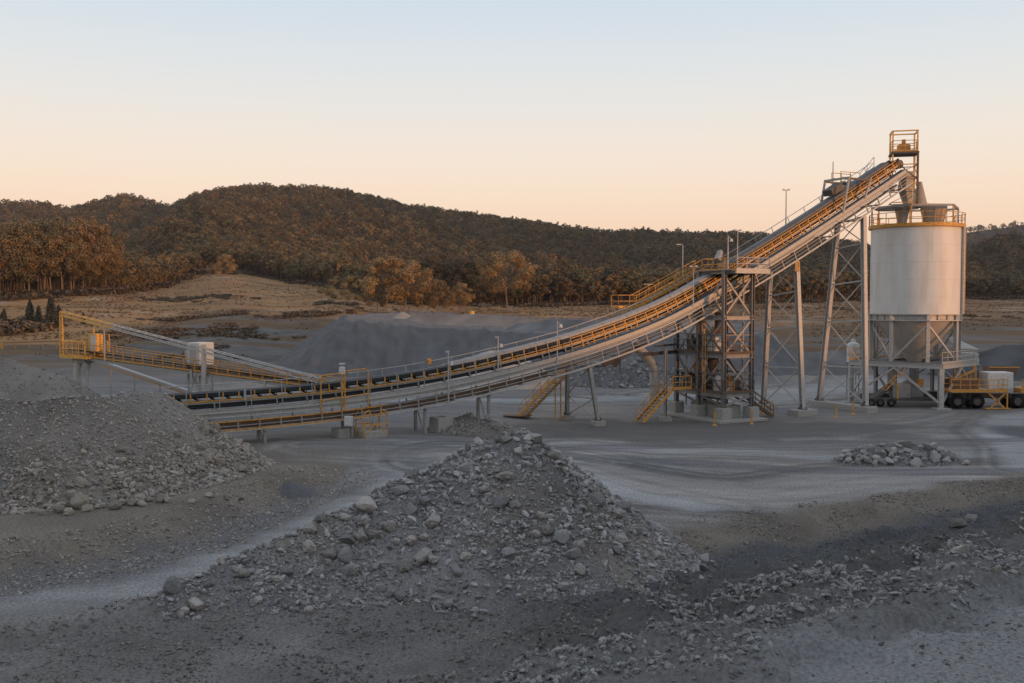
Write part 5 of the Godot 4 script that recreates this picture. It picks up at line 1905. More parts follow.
	b = MB.new()
	b.obox(base + Vector3(0, 25.3, 0), FX * 1.3, Vector3(0, 0.1, 0), FZ * 1.3)
	wpart(hf, "floor", b, M.dark_steel)
	var ring := []
	for w in [[-1.2, -1.15], [1.2, -1.15], [1.2, 1.15], [-1.2, 1.15], [-1.2, -1.15]]:
		ring.append(base + FX * w[0] + FZ * w[1] + Vector3(0, 25.4, 0))
	handrail(hf, ring, M.orange)
	b = MB.new()
	for k in 4:
		b.bar(ring[k] + Vector3(0, 2.05, 0), ring[k + 1] + Vector3(0, 2.05, 0), 0.1, 0.12)
	wpart(hf, "top_rail", b, M.yellow)
	b = MB.new()
	b.obox(ring[1].lerp(ring[2], 0.25) + Vector3(0.02, 0.85, 0), FX * 0.03, Vector3(0, 0.95, 0), FZ * 0.35)
	wpart(hf, "mesh_panel", b, M.orange)
	b = MB.new()
	b.cbox(base + Vector3(0, 25.85, 0), FX * 0.6, Vector3(0, 0.4, 0), FZ * 0.4, 0.1)
	b.tube(base + Vector3(0, 26.25, 0), base + Vector3(0, 26.75, 0), 0.22, 0.18, 10)
	wpart(hf, "motor", b, M.orange)
	b = MB.new()
	b.bar(base + FX * 1.2 + FZ * -1.2 + Vector3(0, 20.3, 0), base + FX * 1.2 + FZ * -1.2 + Vector3(0, 25.3, 0), 0.14, 0.14)
	b.bar(base + FX * 1.2 + FZ * -1.2 + Vector3(0, 22.6, 0), base + FX * -0.6 + FZ * -1.2 + Vector3(0, 24.2, 0), 0.1, 0.1)
	wpart(hf, "brace", b, M.rusty)
	# the legs under the cage, laced with orange
	for k in 4:
		for lv in 4:
			b = MB.new()
			var y := 20.4 + lv * 1.25
			b.bar(Vector3(ring[k].x, y, ring[k].z), Vector3(ring[k + 1].x, y, ring[k + 1].z), 0.07, 0.09)
			if lv < 3 and k < 2:
				b.bar(Vector3(ring[k].x, y, ring[k].z), Vector3(ring[k + 1].x, y + 1.25, ring[k + 1].z), 0.05, 0.06)
			wpart(hf, "lacing", b, M.orange if k < 2 else M.steel)
	for k in [1, 2]:
		b = MB.new()
		b.bar(Vector3(ring[k].x, 20.2, ring[k].z), Vector3(ring[k].x, 25.2, ring[k].z), 0.13, 0.13)
		wpart(hf, "leg", b, M.rusty if k == 1 else M.steel)
	var ch := thing("discharge_chute", "tapering tan discharge chute from the conveyor head down to the silo roof", "chute", base + Vector3(0, 20.3, 0))
	b = MB.new()
	var top := base + GO * 0.5 + Vector3(0, 23.6, 0)
	var low := sl(-0.9, 20.2, -0.2)
	for k in 4:
		var d0: Vector3 = [GO - AWAY, GO + AWAY, -GO + AWAY, -GO - AWAY][k]
		var d1: Vector3 = [GO - AWAY, GO + AWAY, -GO + AWAY, -GO - AWAY][(k + 1) % 4]
		var c := base + GO * 0.3 + Vector3(0, 21.8, 0)
		b.quad(top + d0 * 0.45, top + d1 * 0.45, c + d1 * 0.5, c + d0 * 0.5, (d0 + d1).normalized())
		b.quad(c + d0 * 0.5, c + d1 * 0.5, low + d1 * 0.3, low + d0 * 0.3, (d0 + d1).normalized())
	wpart(ch, "casing", b, M.steel)
	b = MB.new()
	var apex := sl(0.2, 23.0, -0.2)
	b.lathe(Vector3(apex.x, 0, apex.z), [[0.8, 20.25], [0.78, 20.5], [0.3, 22.5], [0.2, 22.9]], 14)
	wpart(ch, "dust_hood", b, M.dust_cover)

# ------------------------------------------------------------------ machines under and beside the silo
func wheel(o: Node3D, at: Vector3, r: float, wide: float, m: Material) -> void:
	var b := MB.new()
	b.tube(at - Vector3(0, 0, wide / 2), at + Vector3(0, 0, wide / 2), r, -1, 16, false)
	for s in [-1.0, 1.0]:
		b.tube(at + Vector3(0, 0, s * wide / 2), at + Vector3(0, 0, s * (wide / 2 + 0.01)), r, r * 0.55, 16, false)
	var t := wpart(o, "wheel", b, M.tyre)
	b = MB.new()
	b.tube(at - Vector3(0, 0, wide / 2 - 0.06), at + Vector3(0, 0, wide / 2 - 0.06), r * 0.56, -1, 12)
	part(t, "rim", b.mesh(), m)

func build_machines() -> void:
	var o := thing("mobile_crusher", "wheeled mobile plant with orange railed deck and white engine box beside the silo", "crusher", P(47, 0, 98.5))
	var b := MB.new()
	b.box(P(46.8, 1.25, 98.9), Vector3(8.6, 0.4, 1.6))
	wpart(o, "chassis", b, M.dark_steel)
	for x in [43.8, 45.7, 49.7]:
		wheel(o, P(x, 0.74, 98.1), 0.72, 0.5, M.dark_steel)
		wheel(o, P(x, 0.74, 99.9), 0.72, 0.5, M.dark_steel)
	b = MB.new()
	b.box(P(45.6, 1.75, 98.3), Vector3(5.6, 0.14, 1.9))
	wpart(o, "deck", b, M.orange)
	handrail(o, [P(42.9, 1.82, 97.4), P(48.4, 1.82, 97.4), P(48.4, 1.82, 99.2)], M.orange, "handrail", 1.1, 0.95)
	handrail(o, [P(42.9, 1.82, 99.2), P(46.4, 1.82, 99.2)], M.orange)
	b = MB.new()
	b.cbox(P(48.3, 2.75, 99.5), Vector3(1.25, 0, 0), Vector3(0, 0.8, 0), Vector3(0, 0, 0.9), 0.08)
	var box := wpart(o, "engine_box", b, M.white)
	b = MB.new()
	for k in 5:
		b.box(P(49.57, 2.3 + k * 0.2, 99.5), Vector3(0.03, 0.08, 1.2))
	part(box, "louvre", b.mesh(), M.steel)
	b = MB.new()
	b.bar(P(46.6, 1.6, 97.5), P(48.2, 0.1, 97.5), 0.1, 0.14)
	b.bar(P(48.2, 1.6, 97.5), P(46.8, 0.1, 97.5), 0.1, 0.14)
	b.bar(P(48.4, 1.7, 97.45), P(48.4, 0.1, 97.45), 0.12, 0.12)
	b.bar(P(46.2, 0.1, 97.4), P(48.6, 0.1, 97.4), 0.4, 0.1)
	wpart(o, "stabiliser", b, M.orange)
	b = MB.new()
	for k in 6:
		b.box(P(44.0 + k * 0.5, 2.6 + (k % 3) * 0.4, 100.4), Vector3(0.16, 1.0 + (k % 2) * 0.5, 0.2))
	b.bar(P(43.0, 2.2, 100.3), P(46.4, 3.6, 100.3), 0.5, 0.12)
	wpart(o, "screen_frame", b, M.orange)
	b = MB.new()
	b.cbox(P(44.8, 2.35, 99.6), Vector3(1.4, 0, 0), Vector3(0, 0.5, 0), Vector3(0, 0, 0.6), 0.08)
	b.tube(P(46.6, 2.2, 99.8), P(46.6, 3.7, 99.8), 0.12, -1, 8)
	wpart(o, "drive_housing", b, M.rusty)
	b = MB.new()
	for x in [43.8, 45.7, 49.7]:
		b.box(P(x, 1.52, 98.05), Vector3(1.7, 0.06, 0.62))
		b.box(P(x - 0.84, 1.3, 98.05), Vector3(0.05, 0.4, 0.6))
	wpart(o, "mudguard", b, M.dark_steel)
	b = MB.new()
	b.path([P(43.2, 1.2, 97.9), P(44.5, 0.95, 97.85), P(46.5, 1.15, 97.9), P(48.0, 0.9, 97.85)], 0.05, 6)
	wpart(o, "hose", b, M.tyre)
	# second machine, cut by the frame
	o = thing("wheel_loader", "grey and orange wheeled machine cut off by the right edge", "loader", P(51.6, 0, 99.0))
	wheel(o, P(50.9, 0.75, 98.3), 0.74, 0.6, M.pale_steel)
	wheel(o, P(53.6, 0.75, 98.3), 0.74, 0.6, M.pale_steel)
	wheel(o, P(50.9, 0.75, 100.3), 0.74, 0.6, M.pale_steel)
	wheel(o, P(53.6, 0.75, 100.3), 0.74, 0.6, M.pale_steel)
	b = MB.new()
	b.cbox(P(52.2, 1.5, 99.3), Vector3(1.9, 0, 0), Vector3(0, 0.55, 0), Vector3(0, 0, 0.75), 0.12)
	wpart(o, "body", b, M.orange)
	b = MB.new()
	b.cbox(P(53.2, 2.6, 99.3), Vector3(0.7, 0, 0), Vector3(0, 0.65, 0), Vector3(0, 0, 0.65), 0.12)
	wpart(o, "cab", b, M.glass)
	handrail(o, [P(50.4, 2.05, 98.6), P(52.2, 2.05, 98.6)], M.orange, "handrail", 0.8, 0.6)
	# the feeder under the silo
	o = thing("belt_feeder", "low dark belt feeder on small wheels under the silo cone, with an orange ladder", "feeder", P(39, 0, 101))
	b = MB.new()
	b.box(P(39.0, 0.75, 100.6), Vector3(6.4, 0.3, 1.4))
	b.bar(P(36.2, 0.7, 100.6), P(38.4, 2.1, 101.0), 1.0, 0.3)
	wpart(o, "frame", b, M.dark_steel)
	b = MB.new()
	b.cbox(P(39.2, 1.5, 100.9), Vector3(0.9, 0, 0), Vector3(0, 0.75, 0), Vector3(0, 0, 0.7), 0.08)
	b.cbox(P(41.0, 1.3, 101.4), Vector3(0.6, 0, 0), Vector3(0, 0.55, 0), Vector3(0, 0, 0.6), 0.08)
	wpart(o, "feed_box", b, M.steel)
	for x in [36.0, 36.9, 38.0]:
		wheel(o, P(x, 0.42, 99.9), 0.4, 0.3, M.dark_steel)
	b = MB.new()
	for s in [-0.25, 0.25]:
		b.bar(P(37.3, 1.7, 100.0 + s * 2.0), P(39.6, 3.9, 100.4 + s * 2.0), 0.06, 0.08)
	for k in 7:
		var u := P(37.3, 1.7, 99.5).lerp(P(39.6, 3.9, 99.9), k / 6.0)
		b.bar(u, u + Vector3(0, 0, -1.0), 0.04, 0.05)
	b.bar(P(38.6, 0.8, 99.8), P(38.6, 2.4, 99.8), 0.14, 0.14)
	b.box(P(41.2, 2.4, 100.6), Vector3(0.5, 0.7, 0.4))
	wpart(o, "ladder", b, M.orange)
	b = MB.new()
	b.tube(P(35.5, 0.95, 101.6), P(41.5, 0.95, 101.6), 0.28, -1, 10)
	b.box(P(43.4, 0.9, 102.5), Vector3(3.0, 0.9, 1.2))
	wpart(o, "casing", b, M.dark_steel)
	# pale hopper on the platform's right corner
	o = thing("hopper", "small pale hopper with sloping sides at the right corner of the silo's platform", "hopper", sl(5.0, 4.5, 1.0))
	b = MB.new()
	b.cbox(sl(5.3, 4.68, 0.3), Vector3(1.1, 0, 0), Vector3(0, 0.55, 0), Vector3(0, 0, 0.9), 0.06)
	b.quad(sl(3.6, 7.0, 0.9), sl(4.2, 5.65, -0.6), sl(6.4, 5.65, -0.6), sl(4.0, 7.0, 0.9), Vector3(0.4, 0.6, 0.7).normalized())
	wpart(o, "bin", b, M.pale_steel)
	o = thing("water_tank", "small white tank with a domed top on thin legs behind the silo's left leg", "tank", P(38.6, 0, 113))
	b = MB.new()
	b.lathe(P(38.6, 0, 113), [[0.02, 3.7], [0.7, 3.7], [0.7, 5.5], [0.6, 5.8], [0.25, 6.0], [0.2, 6.3], [0.02, 6.35]], 24)
	wpart(o, "shell", b, M.white)
	b = MB.new()
	b.lathe(P(38.6, 0, 113), [[0.71, 4.55], [0.74, 4.6], [0.71, 4.65]], 24)
	wpart(o, "band", b, M.steel)
	for k in 4:
		b = MB.new()
		var c := Vector3(0.5 * (1 if k % 2 else -1), 0, 0.5 * (1 if k > 1 else -1))
		b.bar(P(38.6, 0, 113) + c, P(38.6, 3.72, 113) + c, 0.1, 0.1)
		wpart(o, "leg", b, M.steel)
	# far things at the right
	o = thing("skip_bin", "rusty orange skip bin far off beside the dark mound at the right", "skip bin", P(62.5, 0, 128))
	b = MB.new()
	var gy := ground_height(62.5, 128)
	for s in [-1.0, 1.0]:
		b.quad(P(60.8, gy + 2.2, 128 + s * 1.1), P(64.4, gy + 2.2, 128 + s * 1.1), P(63.8, gy + 0.2, 128 + s * 0.9), P(61.4, gy + 0.2, 128 + s * 0.9), Vector3(0, 0, -s))
	b.quad(P(60.8, gy + 2.2, 126.9), P(60.8, gy + 2.2, 129.1), P(61.4, gy + 0.2, 128.9), P(61.4, gy + 0.2, 127.1), Vector3.LEFT)
	b.quad(P(64.4, gy + 2.2, 126.9), P(64.4, gy + 2.2, 129.1), P(63.8, gy + 0.2, 128.9), P(63.8, gy + 0.2, 127.1), Vector3.RIGHT)
	b.quad(P(61.4, gy + 0.2, 127.1), P(63.8, gy + 0.2, 127.1), P(63.8, gy + 0.2, 128.9), P(61.4, gy + 0.2, 128.9), Vector3.UP)
	wpart(o, "bin", b, M.rusty)
	b = MB.new()
	b.bar(P(60.7, gy + 2.2, 126.9), P(64.5, gy + 2.2, 126.9), 0.12, 0.14)
	b.bar(P(61.2, gy + 0.1, 127.3), P(64.0, gy + 0.1, 127.3), 0.14, 0.2)
	wpart(o, "rim", b, M.orange)

# ------------------------------------------------------------------ the second conveyor at the left
func build_feeder() -> void:
	var A := P(-40.9, 5.45, 92.0)
	var B := P(-14.2, 3.75, 75.9)
	var dir := (B - A).normalized()
	var flat := Vector3(dir.x, 0, dir.z).normalized()
	var far := flat.cross(Vector3.UP)      # towards the camera or away
	if far.z > 0: far = -far
	var o := thing("conveyor", "shorter conveyor with orange railings at the left, sloping down to the long one", "conveyor", A)
	var b := MB.new()
	for s in [0.0, 1.3]:
		b = MB.new()
		b.bar(A + far * s, B + far * s, 0.12, 0.2)
		wpart(o, "chord", b, M.steel)
		b = MB.new()
		b.bar(A + far * s + Vector3(0, 0.25, 0), B + far * s + Vector3(0, 0.22, 0), 0.06, 0.12)
		b.tube(A + far * s + Vector3(0, 0.85, 0), B + far * s + Vector3(0, 0.55, 0), 0.04, -1, 5)
		b.tube(A + far * s + Vector3(0, 1.42, 0), B + far * s + Vector3(0, 0.9, 0), 0.045, -1, 5)
		wpart(o, "guard_rail", b, M.orange)
	b = MB.new()
	b.bar(A + far * 0.65 + Vector3(0, 0.7, 0), B + far * 0.65 + Vector3(0, 0.45, 0), 1.0, 0.1)
	wpart(o, "belt", b, M.rubber)
	b = MB.new()
	b.bar(A + far * 0.65 + Vector3(0, 0.12, 0), B + far * 0.65 + Vector3(0, 0.12, 0), 1.2, 0.06)
	wpart(o, "walkway", b, M.grating)
	var k := 24
	for i in k + 1:
		var f := float(i) / k
		b = MB.new()
		b.bar(A.lerp(B, f), A.lerp(B, f) + Vector3(0, lerpf(1.42, 0.9, f), 0) - dir * 0.12, 0.07, 0.07)
		wpart(o, "guard_post", b, M.orange)
		if i % 2 == 0:
			b = MB.new()
			b.bar(A.lerp(B, f) + far * 1.3, A.lerp(B, f) + far * 1.3 + Vector3(0, lerpf(1.42, 0.9, f), 0), 0.07, 0.07)
			wpart(o, "guard_post", b, M.orange)
	for f in [0.53, 0.8]:
		b = MB.new()
		var p := A.lerp(B, f) - far * 0.1
		b.bar(Vector3(p.x, 0.2, p.z), p + Vector3(0, 0.3, 0), 0.13, 0.13)
		wpart(o, "support_post", b, M.pale_steel)
	# end platform
	var e0 := A - flat * 0.3 - far * 0.4
	b = MB.new()
	b.bar(A - flat * 0.4 + far * 0.65 - Vector3(0, 0.02, 0), A + flat * 3.4 + far * 0.65 - Vector3(0, 0.02, 0), 2.4, 0.16)
	wpart(o, "end_platform", b, M.yellow)
	var pl := A - flat * 0.4 + far * 0.65 + Vector3(0, 0.06, 0)
	handrail(o, [pl - far * 1.2 + flat * 3.6, pl - far * 1.2, pl + far * 1.2, pl + far * 1.2 + flat * 3.6], M.yellow, "handrail", 1.4, 0.9)
	b = MB.new()
	for q in [[0.2, 0.5], [1.2, 0.9]]:
		var p: Vector3 = A + flat * (1.0 + q[0]) + far * q[1]
		b.path([p - Vector3(0.1, 0.1, 0), p - Vector3(0.35, 0.9, 0), p - Vector3(0.4, 1.8, 0), p - Vector3(0.25, 3.4, 0)], 0.34 if q[0] < 1.0 else 0.2, 12)
	wpart(o, "discharge_pipe", b, M.pale_steel)
	b = MB.new()
	b.cbox(A + flat * 1.4 + far * 0.6 - Vector3(0, 0.3, 0), flat * 0.9, Vector3(0, 0.22, 0), far * 0.5, 0.04)
	wpart(o, "hopper", b, M.steel)
	# motor box on it
	var mb := thing("control_box", "yellow-and-white control box behind the rail of the left conveyor's end platform", "box", A + flat * 2.4 + far * 1.2 + Vector3(0, 0.1, 0))
	b = MB.new()
	b.cbox(A + flat * 2.4 + far * 1.2 + Vector3(0, 1.15, 0), flat * 0.55, Vector3(0, 1.0, 0), far * 0.35, 0.05)
	wpart(mb, "cabinet", b, M.yellow)
	b = MB.new()
	b.obox(A + flat * 2.5 + far * 0.84 + Vector3(0, 1.3, 0), flat * 0.36, Vector3(0, 0.7, 0), far * 0.02)
	wpart(mb, "door", b, M.white)
	b = MB.new()
	var cb := A + flat * 2.4 + far * 1.2 + Vector3(0, 2.1, 0)
	b.bar(cb - flat * 1.4, cb + flat * 1.9, 0.07, 0.07)
	b.bar(cb - flat * 1.4, cb - flat * 1.4 - Vector3(0, 1.2, 0), 0.07, 0.07)
	b.bar(cb + flat * 1.9, cb + flat * 1.9 - Vector3(0, 1.6, 0), 0.07, 0.07)
	b.bar(cb - flat * 0.3, cb - flat * 0.3 + Vector3(0, 0.5, 0), 0.1, 0.1)
	wpart(mb, "frame", b, M.yellow)
	# overhead ladder truss
	var g := thing("gantry", "yellow-ended overhead truss sloping down above the left conveyor", "gantry", A - flat * 0.3)
	var G0 := A - flat * 0.5 - far * 0.4 + Vector3(0, 4.15, 0)
	var G1 := B - flat * 0.3 - far * 0.4 + Vector3(0, 0.95, 0)
	for s in 2:
		for w in 2:
			b = MB.new()
			var d := Vector3(0, -0.34 * s, 0) + far * 0.5 * w
			b.tube(G0 + d, G0.lerp(G1, 0.22) + d, 0.055, -1, 6)
			wpart(g, "chord", b, M.yellow)
			b = MB.new()
			b.tube(G0.lerp(G1, 0.22) + d, G1 + d, 0.05, -1, 6)
			wpart(g, "chord", b, M.pale_steel)
	for i in 31:
		b = MB.new()
		var p := G0.lerp(G1, i / 30.0)
		b.bar(p, p - Vector3(0, 0.34, 0) + (G1 - G0).normalized() * 0.4 * (i % 2), 0.035, 0.035)
		b.bar(p, p + far * 0.5, 0.035, 0.035)
		wpart(g, "lacing", b, M.yellow if i < 7 else M.pale_steel)
	for w in 2:
		b = MB.new()
		b.bar(A - flat * (0.5 - 0.35 * w) - far * 0.4, G0 + flat * 0.35 * w, 0.11, 0.11)
		wpart(g, "end_post", b, M.yellow)
	for i in 5:
		b = MB.new()
		var y := 0.6 + i * 0.8
		b.bar(A - flat * 0.5 - far * 0.4 + Vector3(0, y, 0), A - flat * 0.15 - far * 0.4 + Vector3(0, y, 0), 0.05, 0.06)
		wpart(g, "rung", b, M.yellow)
	b = MB.new()
	var gp := G0.lerp(G1, 0.2)
	b.bar(Vector3(gp.x, A.lerp(B, 0.2).y + 0.2, gp.z), gp, 0.09, 0.09)
	wpart(g, "mid_post", b, M.pale_steel)
	# white box on a lattice tower
	var t := thing("switch_house", "white box house on a pale lattice stand behind the left conveyor", "cabin", P(-26.6, 0.2, 85.4))
	var c := P(-26.7, 6.1, 85.6)
	b = MB.new()
	b.cbox(c, flat * 0.75, Vector3(0, 0.95, 0), far * 0.8, 0.05)
	wpart(t, "box", b, M.white)
	b = MB.new()
	b.cbox(c - flat * 1.25 + far * 0.4 - Vector3(0, 0.35, 0), flat * 0.5, Vector3(0, 0.6, 0), far * 0.6, 0.05)
	wpart(t, "annex", b, M.pale_steel)
	b = MB.new()
	b.obox(c - far * 0.81 + Vector3(0, -0.1, 0), flat * 0.4, Vector3(0, 0.75, 0), far * 0.02)
	wpart(t, "door", b, M.pale_steel)
	var feet := [c - flat * 0.7 - far * 0.7, c + flat * 0.7 - far * 0.7, c + flat * 0.7 + far * 0.7, c - flat * 0.7 + far * 0.7]
	for i in 4:
		b = MB.new()
		b.bar(Vector3(feet[i].x, 0.2, feet[i].z), Vector3(feet[i].x, 5.2, feet[i].z), 0.16, 0.16)
		wpart(t, "leg", b, M.pale_steel)
		var n: Vector3 = feet[(i + 1) % 4]
		for lv in [[0.4, 2.6], [2.6, 5.0]]:
			for s in 2:
				b = MB.new()
				b.bar(Vector3(feet[i].x, lv[s], feet[i].z), Vector3(n.x, lv[1 - s], n.z), 0.07, 0.09)
				wpart(t, "brace", b, M.pale_steel)
	b = MB.new()
	b.bar(P(-25.4, 0.2, 82.3), P(-25.4, 7.0, 82.3), 0.34, 0.34)
	wpart(t, "front_column", b, M.pale_steel)
	# low ground conveyor behind
	var lc := thing("conveyor", "low disused conveyor lying on the ground beyond the left conveyor", "conveyor", P(-38, 1, 101))
	var l0 := P(-45.5, 4.0, 110)
	var l1 := P(-29.5, 1.5, 95)
	b = MB.new()
	b.bar(l0, l1, 0.5, 0.3)
	wpart(lc, "belt_frame", b, M.steel)
	b = MB.new()
	b.bar(l0 + Vector3(0.3, -0.35, 0.3), l1 + Vector3(0.3, -0.35, 0.3), 0.1, 0.12)
	wpart(lc, "side_rail", b, M.orange)
	for i in 4:
		b = MB.new()
		var p := l0.lerp(l1, (i + 0.5) / 4)
		b.bar(Vector3(p.x, 0.2, p.z), p, 0.12, 0.12)
		wpart(lc, "leg", b, M.steel)

# ------------------------------------------------------------------ small things
func build_small() -> void:
	var b := MB.new()
	var o := thing("concrete_block", "square pale concrete block in front of the conveyor's low part", "concrete block", P(-5.5, 0.3, 77.4))
	var e1 := Vector3(0.8, 0, -0.6)
	var e2 := Vector3(-0.6, 0, -0.8)
	b.cbox(P(-5.5, 0.98, 77.4), e1 * 0.68, Vector3(0, 0.62, 0), e2 * 0.68, 0.06)
	wpart(o, "block", b, M.concrete)
	b = MB.new()
	b.bar(P(-5.5, 1.6, 77.3) - e1 * 0.3, P(-5.5, 1.6, 77.3) + e1 * 0.3, 0.05, 0.08)
	wpart(o, "lifting_bar", b, M.rusty)
	o = thing("concrete_block", "low concrete footing with a steel stub, left of the orange cage", "concrete block", P(-12.3, 0.2, 74.0))
	b = MB.new()
	b.cbox(P(-12.3, 0.75, 73.8), e1 * 0.9, Vector3(0, 0.45, 0), e2 * 0.6, 0.06)
	wpart(o, "block", b, M.concrete)
	b = MB.new()
	b.bar(P(-12.6, 1.1, 73.9), P(-12.6, 2.3, 73.9), 0.16, 0.16)
	wpart(o, "stub", b, M.steel)
	o = thing("guard_cage", "orange tube cage standing on a low concrete footing beside the conveyor", "cage", P(-10.5, 0.2, 74.0))
	b = MB.new()
	b.cbox(P(-10.3, 0.65, 73.6), e1 * 0.95, Vector3(0, 0.4, 0), e2 * 0.6, 0.06)
	wpart(o, "footing", b, M.concrete)
	for s in [-1.0, 1.0]:
		for x in [-1.0, 0.95]:
			b = MB.new()
			var p: Vector3 = P(-10.35, 0.3, 73.6) + e1 * x + e2 * 0.6 * s
			b.path([p, p + Vector3(0, 1.9, 0), p + Vector3(0, 2.2, 0) - e1 * 0.15 * signf(x), p + Vector3(0, 2.25, 0) - e1 * 0.5 * signf(x), p + Vector3(0, 1.7, 0) - e1 * 0.55 * signf(x)], 0.055, 6)
			wpart(o, "bent_post", b, M.orange)
		b = MB.new()
		var q: Vector3 = P(-10.35, 1.5, 73.6) + e2 * 0.6 * s
		b.bar(q - e1, q + e1 * 0.95, 0.07, 0.09)
		b.bar(q - e1 * 0.8 - Vector3(0, 0.6, 0), q - e1 * 0.1, 0.06, 0.07)
		b.bar(q + e1 * 0.75 - Vector3(0, 0.6, 0), q + e1 * 0.2, 0.06, 0.07)
		wpart(o, "rail", b, M.orange)
	b = MB.new()
	b.lathe(P(-10.2, 0, 73.6), [[0.16, 1.0], [0.18, 1.4], [0.08, 2.0], [0.02, 2.1]], 10)
	wpart(o, "counterweight", b, M.steel)
	o = thing("meter_box", "white meter box on a thin post in front of the conveyor", "meter box", P(-11.9, 0.3, 72.6))
	b = MB.new()
	b.cbox(P(-11.9, 1.85, 72.5), Vector3(0.3, 0, 0), Vector3(0, 0.36, 0), Vector3(0, 0, 0.18), 0.04)
	var mbx := wpart(o, "box", b, M.white)
	b = MB.new()
	b.box(P(-11.9, 1.85, 72.3), Vector3(0.46, 0.56, 0.02))
	part(mbx, "door", b.mesh(), M.white)
	b = MB.new()
	b.tube(P(-11.9, 0.3, 72.55), P(-11.9, 1.5, 72.55), 0.05, -1, 6)
	wpart(o, "post", b, M.steel)
	# hoops over the conveyor
	var hoop_labels := ["left orange hoop guard over the conveyor, above the meter box", "right and taller orange hoop guard over the conveyor, above the cage"]
	var i := 0
	for w in [[-39.0, -37.4, 3.55], [-37.2, -35.4, 3.7]]:
		o = thing("hoop_guard", hoop_labels[i], "guard", run_at((w[0] + w[1]) / 2, -0.1, 0.9))
		b = MB.new()
		var a := run_at(w[0], -0.12, 0.7)
		var e := run_at(w[1], -0.12, 0.7)
		var up := Vector3(0, w[2] - 0.85, 0)
		b.path([a, a + up * 0.92, a + up + GO * 0.14, e + up - GO * 0.14, e + up * 0.92, e], 0.055, 6)
		wpart(o, "hoop", b, M.orange)
		b = MB.new()
		b.path([a + up * 0.32, e + up * 0.36], 0.05, 6)
		b.path([a + up + GO * 0.3, a + up + GO * 0.3 + AWAY * 1.3 - Vector3(0, 0.35, 0), a + up + GO * 0.3 + AWAY * 2.6 - Vector3(0, 1.2, 0)], 0.045, 6)
		wpart(o, "cross_bar", b, M.orange)
		i += 1
	# light poles and masts
	o = thing("camera_mast", "thin mast with a white box and cap, left of the hoop guards' middle", "mast", run_at(-37.0, 0.8, 2.1))
	var f := run_at(-37.0, 0.8, 2.1)
	b = MB.new()
	b.tube(f, Vector3(f.x, 5.9, f.z), 0.045, -1, 6)
	wpart(o, "pole", b, M.pale_steel)
	b = MB.new()
	b.cbox(Vector3(f.x, 5.45, f.z), Vector3(0.2, 0, 0), Vector3(0, 0.28, 0), Vector3(0, 0, 0.2), 0.06)
	wpart(o, "box", b, M.white)
	b = MB.new()
	b.box(Vector3(f.x, 5.95, f.z), Vector3(0.42, 0.1, 0.3))
	wpart(o, "cap", b, M.white)
	lamp_post("light pole on the conveyor's near rail with an orange box beside it", run_at(-29.0, -0.1, 0.1), 6.75, 3, 0.055)
	o = thing("pull_box", "small orange box on the conveyor's far rail beside a light pole", "box", run_at(-29.0, 2.7, 2.9))
	b = MB.new()
	f = run_at(-29.0, 2.7, 3.1)
	b.cbox(f, GO * 0.14, Vector3(0, 0.22, 0), AWAY * 0.14, 0.03)
	wpart(o, "box", b, M.orange)
	b = MB.new()
	b.tube(f + Vector3(-0.2, 0.05, 0.05), f + Vector3(-0.15, 0.05, 0.05), 0.1, -1, 10)
	wpart(o, "lens", b, M.orange)
	lamp_post("light pole with two dark lamps, before the grey stockpile's face", run_at(-24.1, 0.7, 1.5), 7.75, 3, 0.06)
	lamp_post("slim light pole with one lamp on its right, before the stockpile's right part", run_at(-19.2, -0.05, 0.9), 8.95, 4, 0.045)
	lamp_post("slim pole on the conveyor just left of the tower, with a small cap", run_at(-5.2, -0.05, 1.4), 13.55, 2, 0.04)
	lamp_post("light pole with one arm on the long orange stair", run_at(-3.6, 4.4) * Vector3(1, 0, 1) + Vector3(0, 12.8, 0), 15.75, 1, 0.05)
	lamp_post("light pole at the near corner of the tower's top platform", tw(0.2, -0.2, 13.3), 16.25, 4, 0.06)
	lamp_post("tall light pole with a T head at the right of the tower's top platform", tw(3.0, 1.9, 13.3), 16.9, 2, 0.05)
	lamp_post("light pole with a T head against the sky, on the upper conveyor", run_at(8.1, 2.95, 1.5), 21.15, 2, 0.06)
	lamp_post("plain thin pole above the portal frame on the upper conveyor", run_at(14.0, 2.2, 2.9), 24.1, 0, 0.06)
	lamp_post("short white post on the conveyor nearest the brown pile", run_at(-44.2, 0.75, 2.0), 4.35, 0, 0.09)
	# bollards
	var bl := ["orange bollard in front of the tower's near plinth", "orange bollard in front of the long plinth, left one", "orange bollard by the right end of the long plinth", "orange bollard at the tower slab's right end"]
	i = 0
	var proto: Node3D
	for p in [[17.2, 84.6], [29.4, 90.4], [31.9, 93.2], [20.6, 85.6]]:
		if i == 0:
			proto = thing("bollard", bl[0], "bollard", P(p[0], ground_height(p[0], p[1]), p[1]), 0.0, "orange bollards")
			b = MB.new()
			b.tube(Vector3.ZERO, Vector3(0, 1.15, 0), 0.07, -1, 8)
			part(proto, "post", b.mesh(), M.orange)
			b = MB.new()
			b.lathe(Vector3.ZERO, [[0.22, 0.0], [0.2, 0.06], [0.08, 0.12]], 10)
			part(proto, "base", b.mesh(), M.orange)
		else:
			copy(proto, P(p[0], ground_height(p[0], p[1]), p[1]), 0.0, bl[i])
		i += 1
	o = thing("barrier", "long low yellow pipe rail far off at the left, beyond the gravel pile", "barrier", P(-90, base_height(-90, 190), 190))
	b = MB.new()
	var g0 := P(-97, base_height(-97, 190) + 1.2, 190)
	var g1 := P(-84, base_height(-84, 190) + 1.5, 190)
	b.tube(g0, g1, 0.07, -1, 6)
	wpart(o, "rail", b, M.rusty)
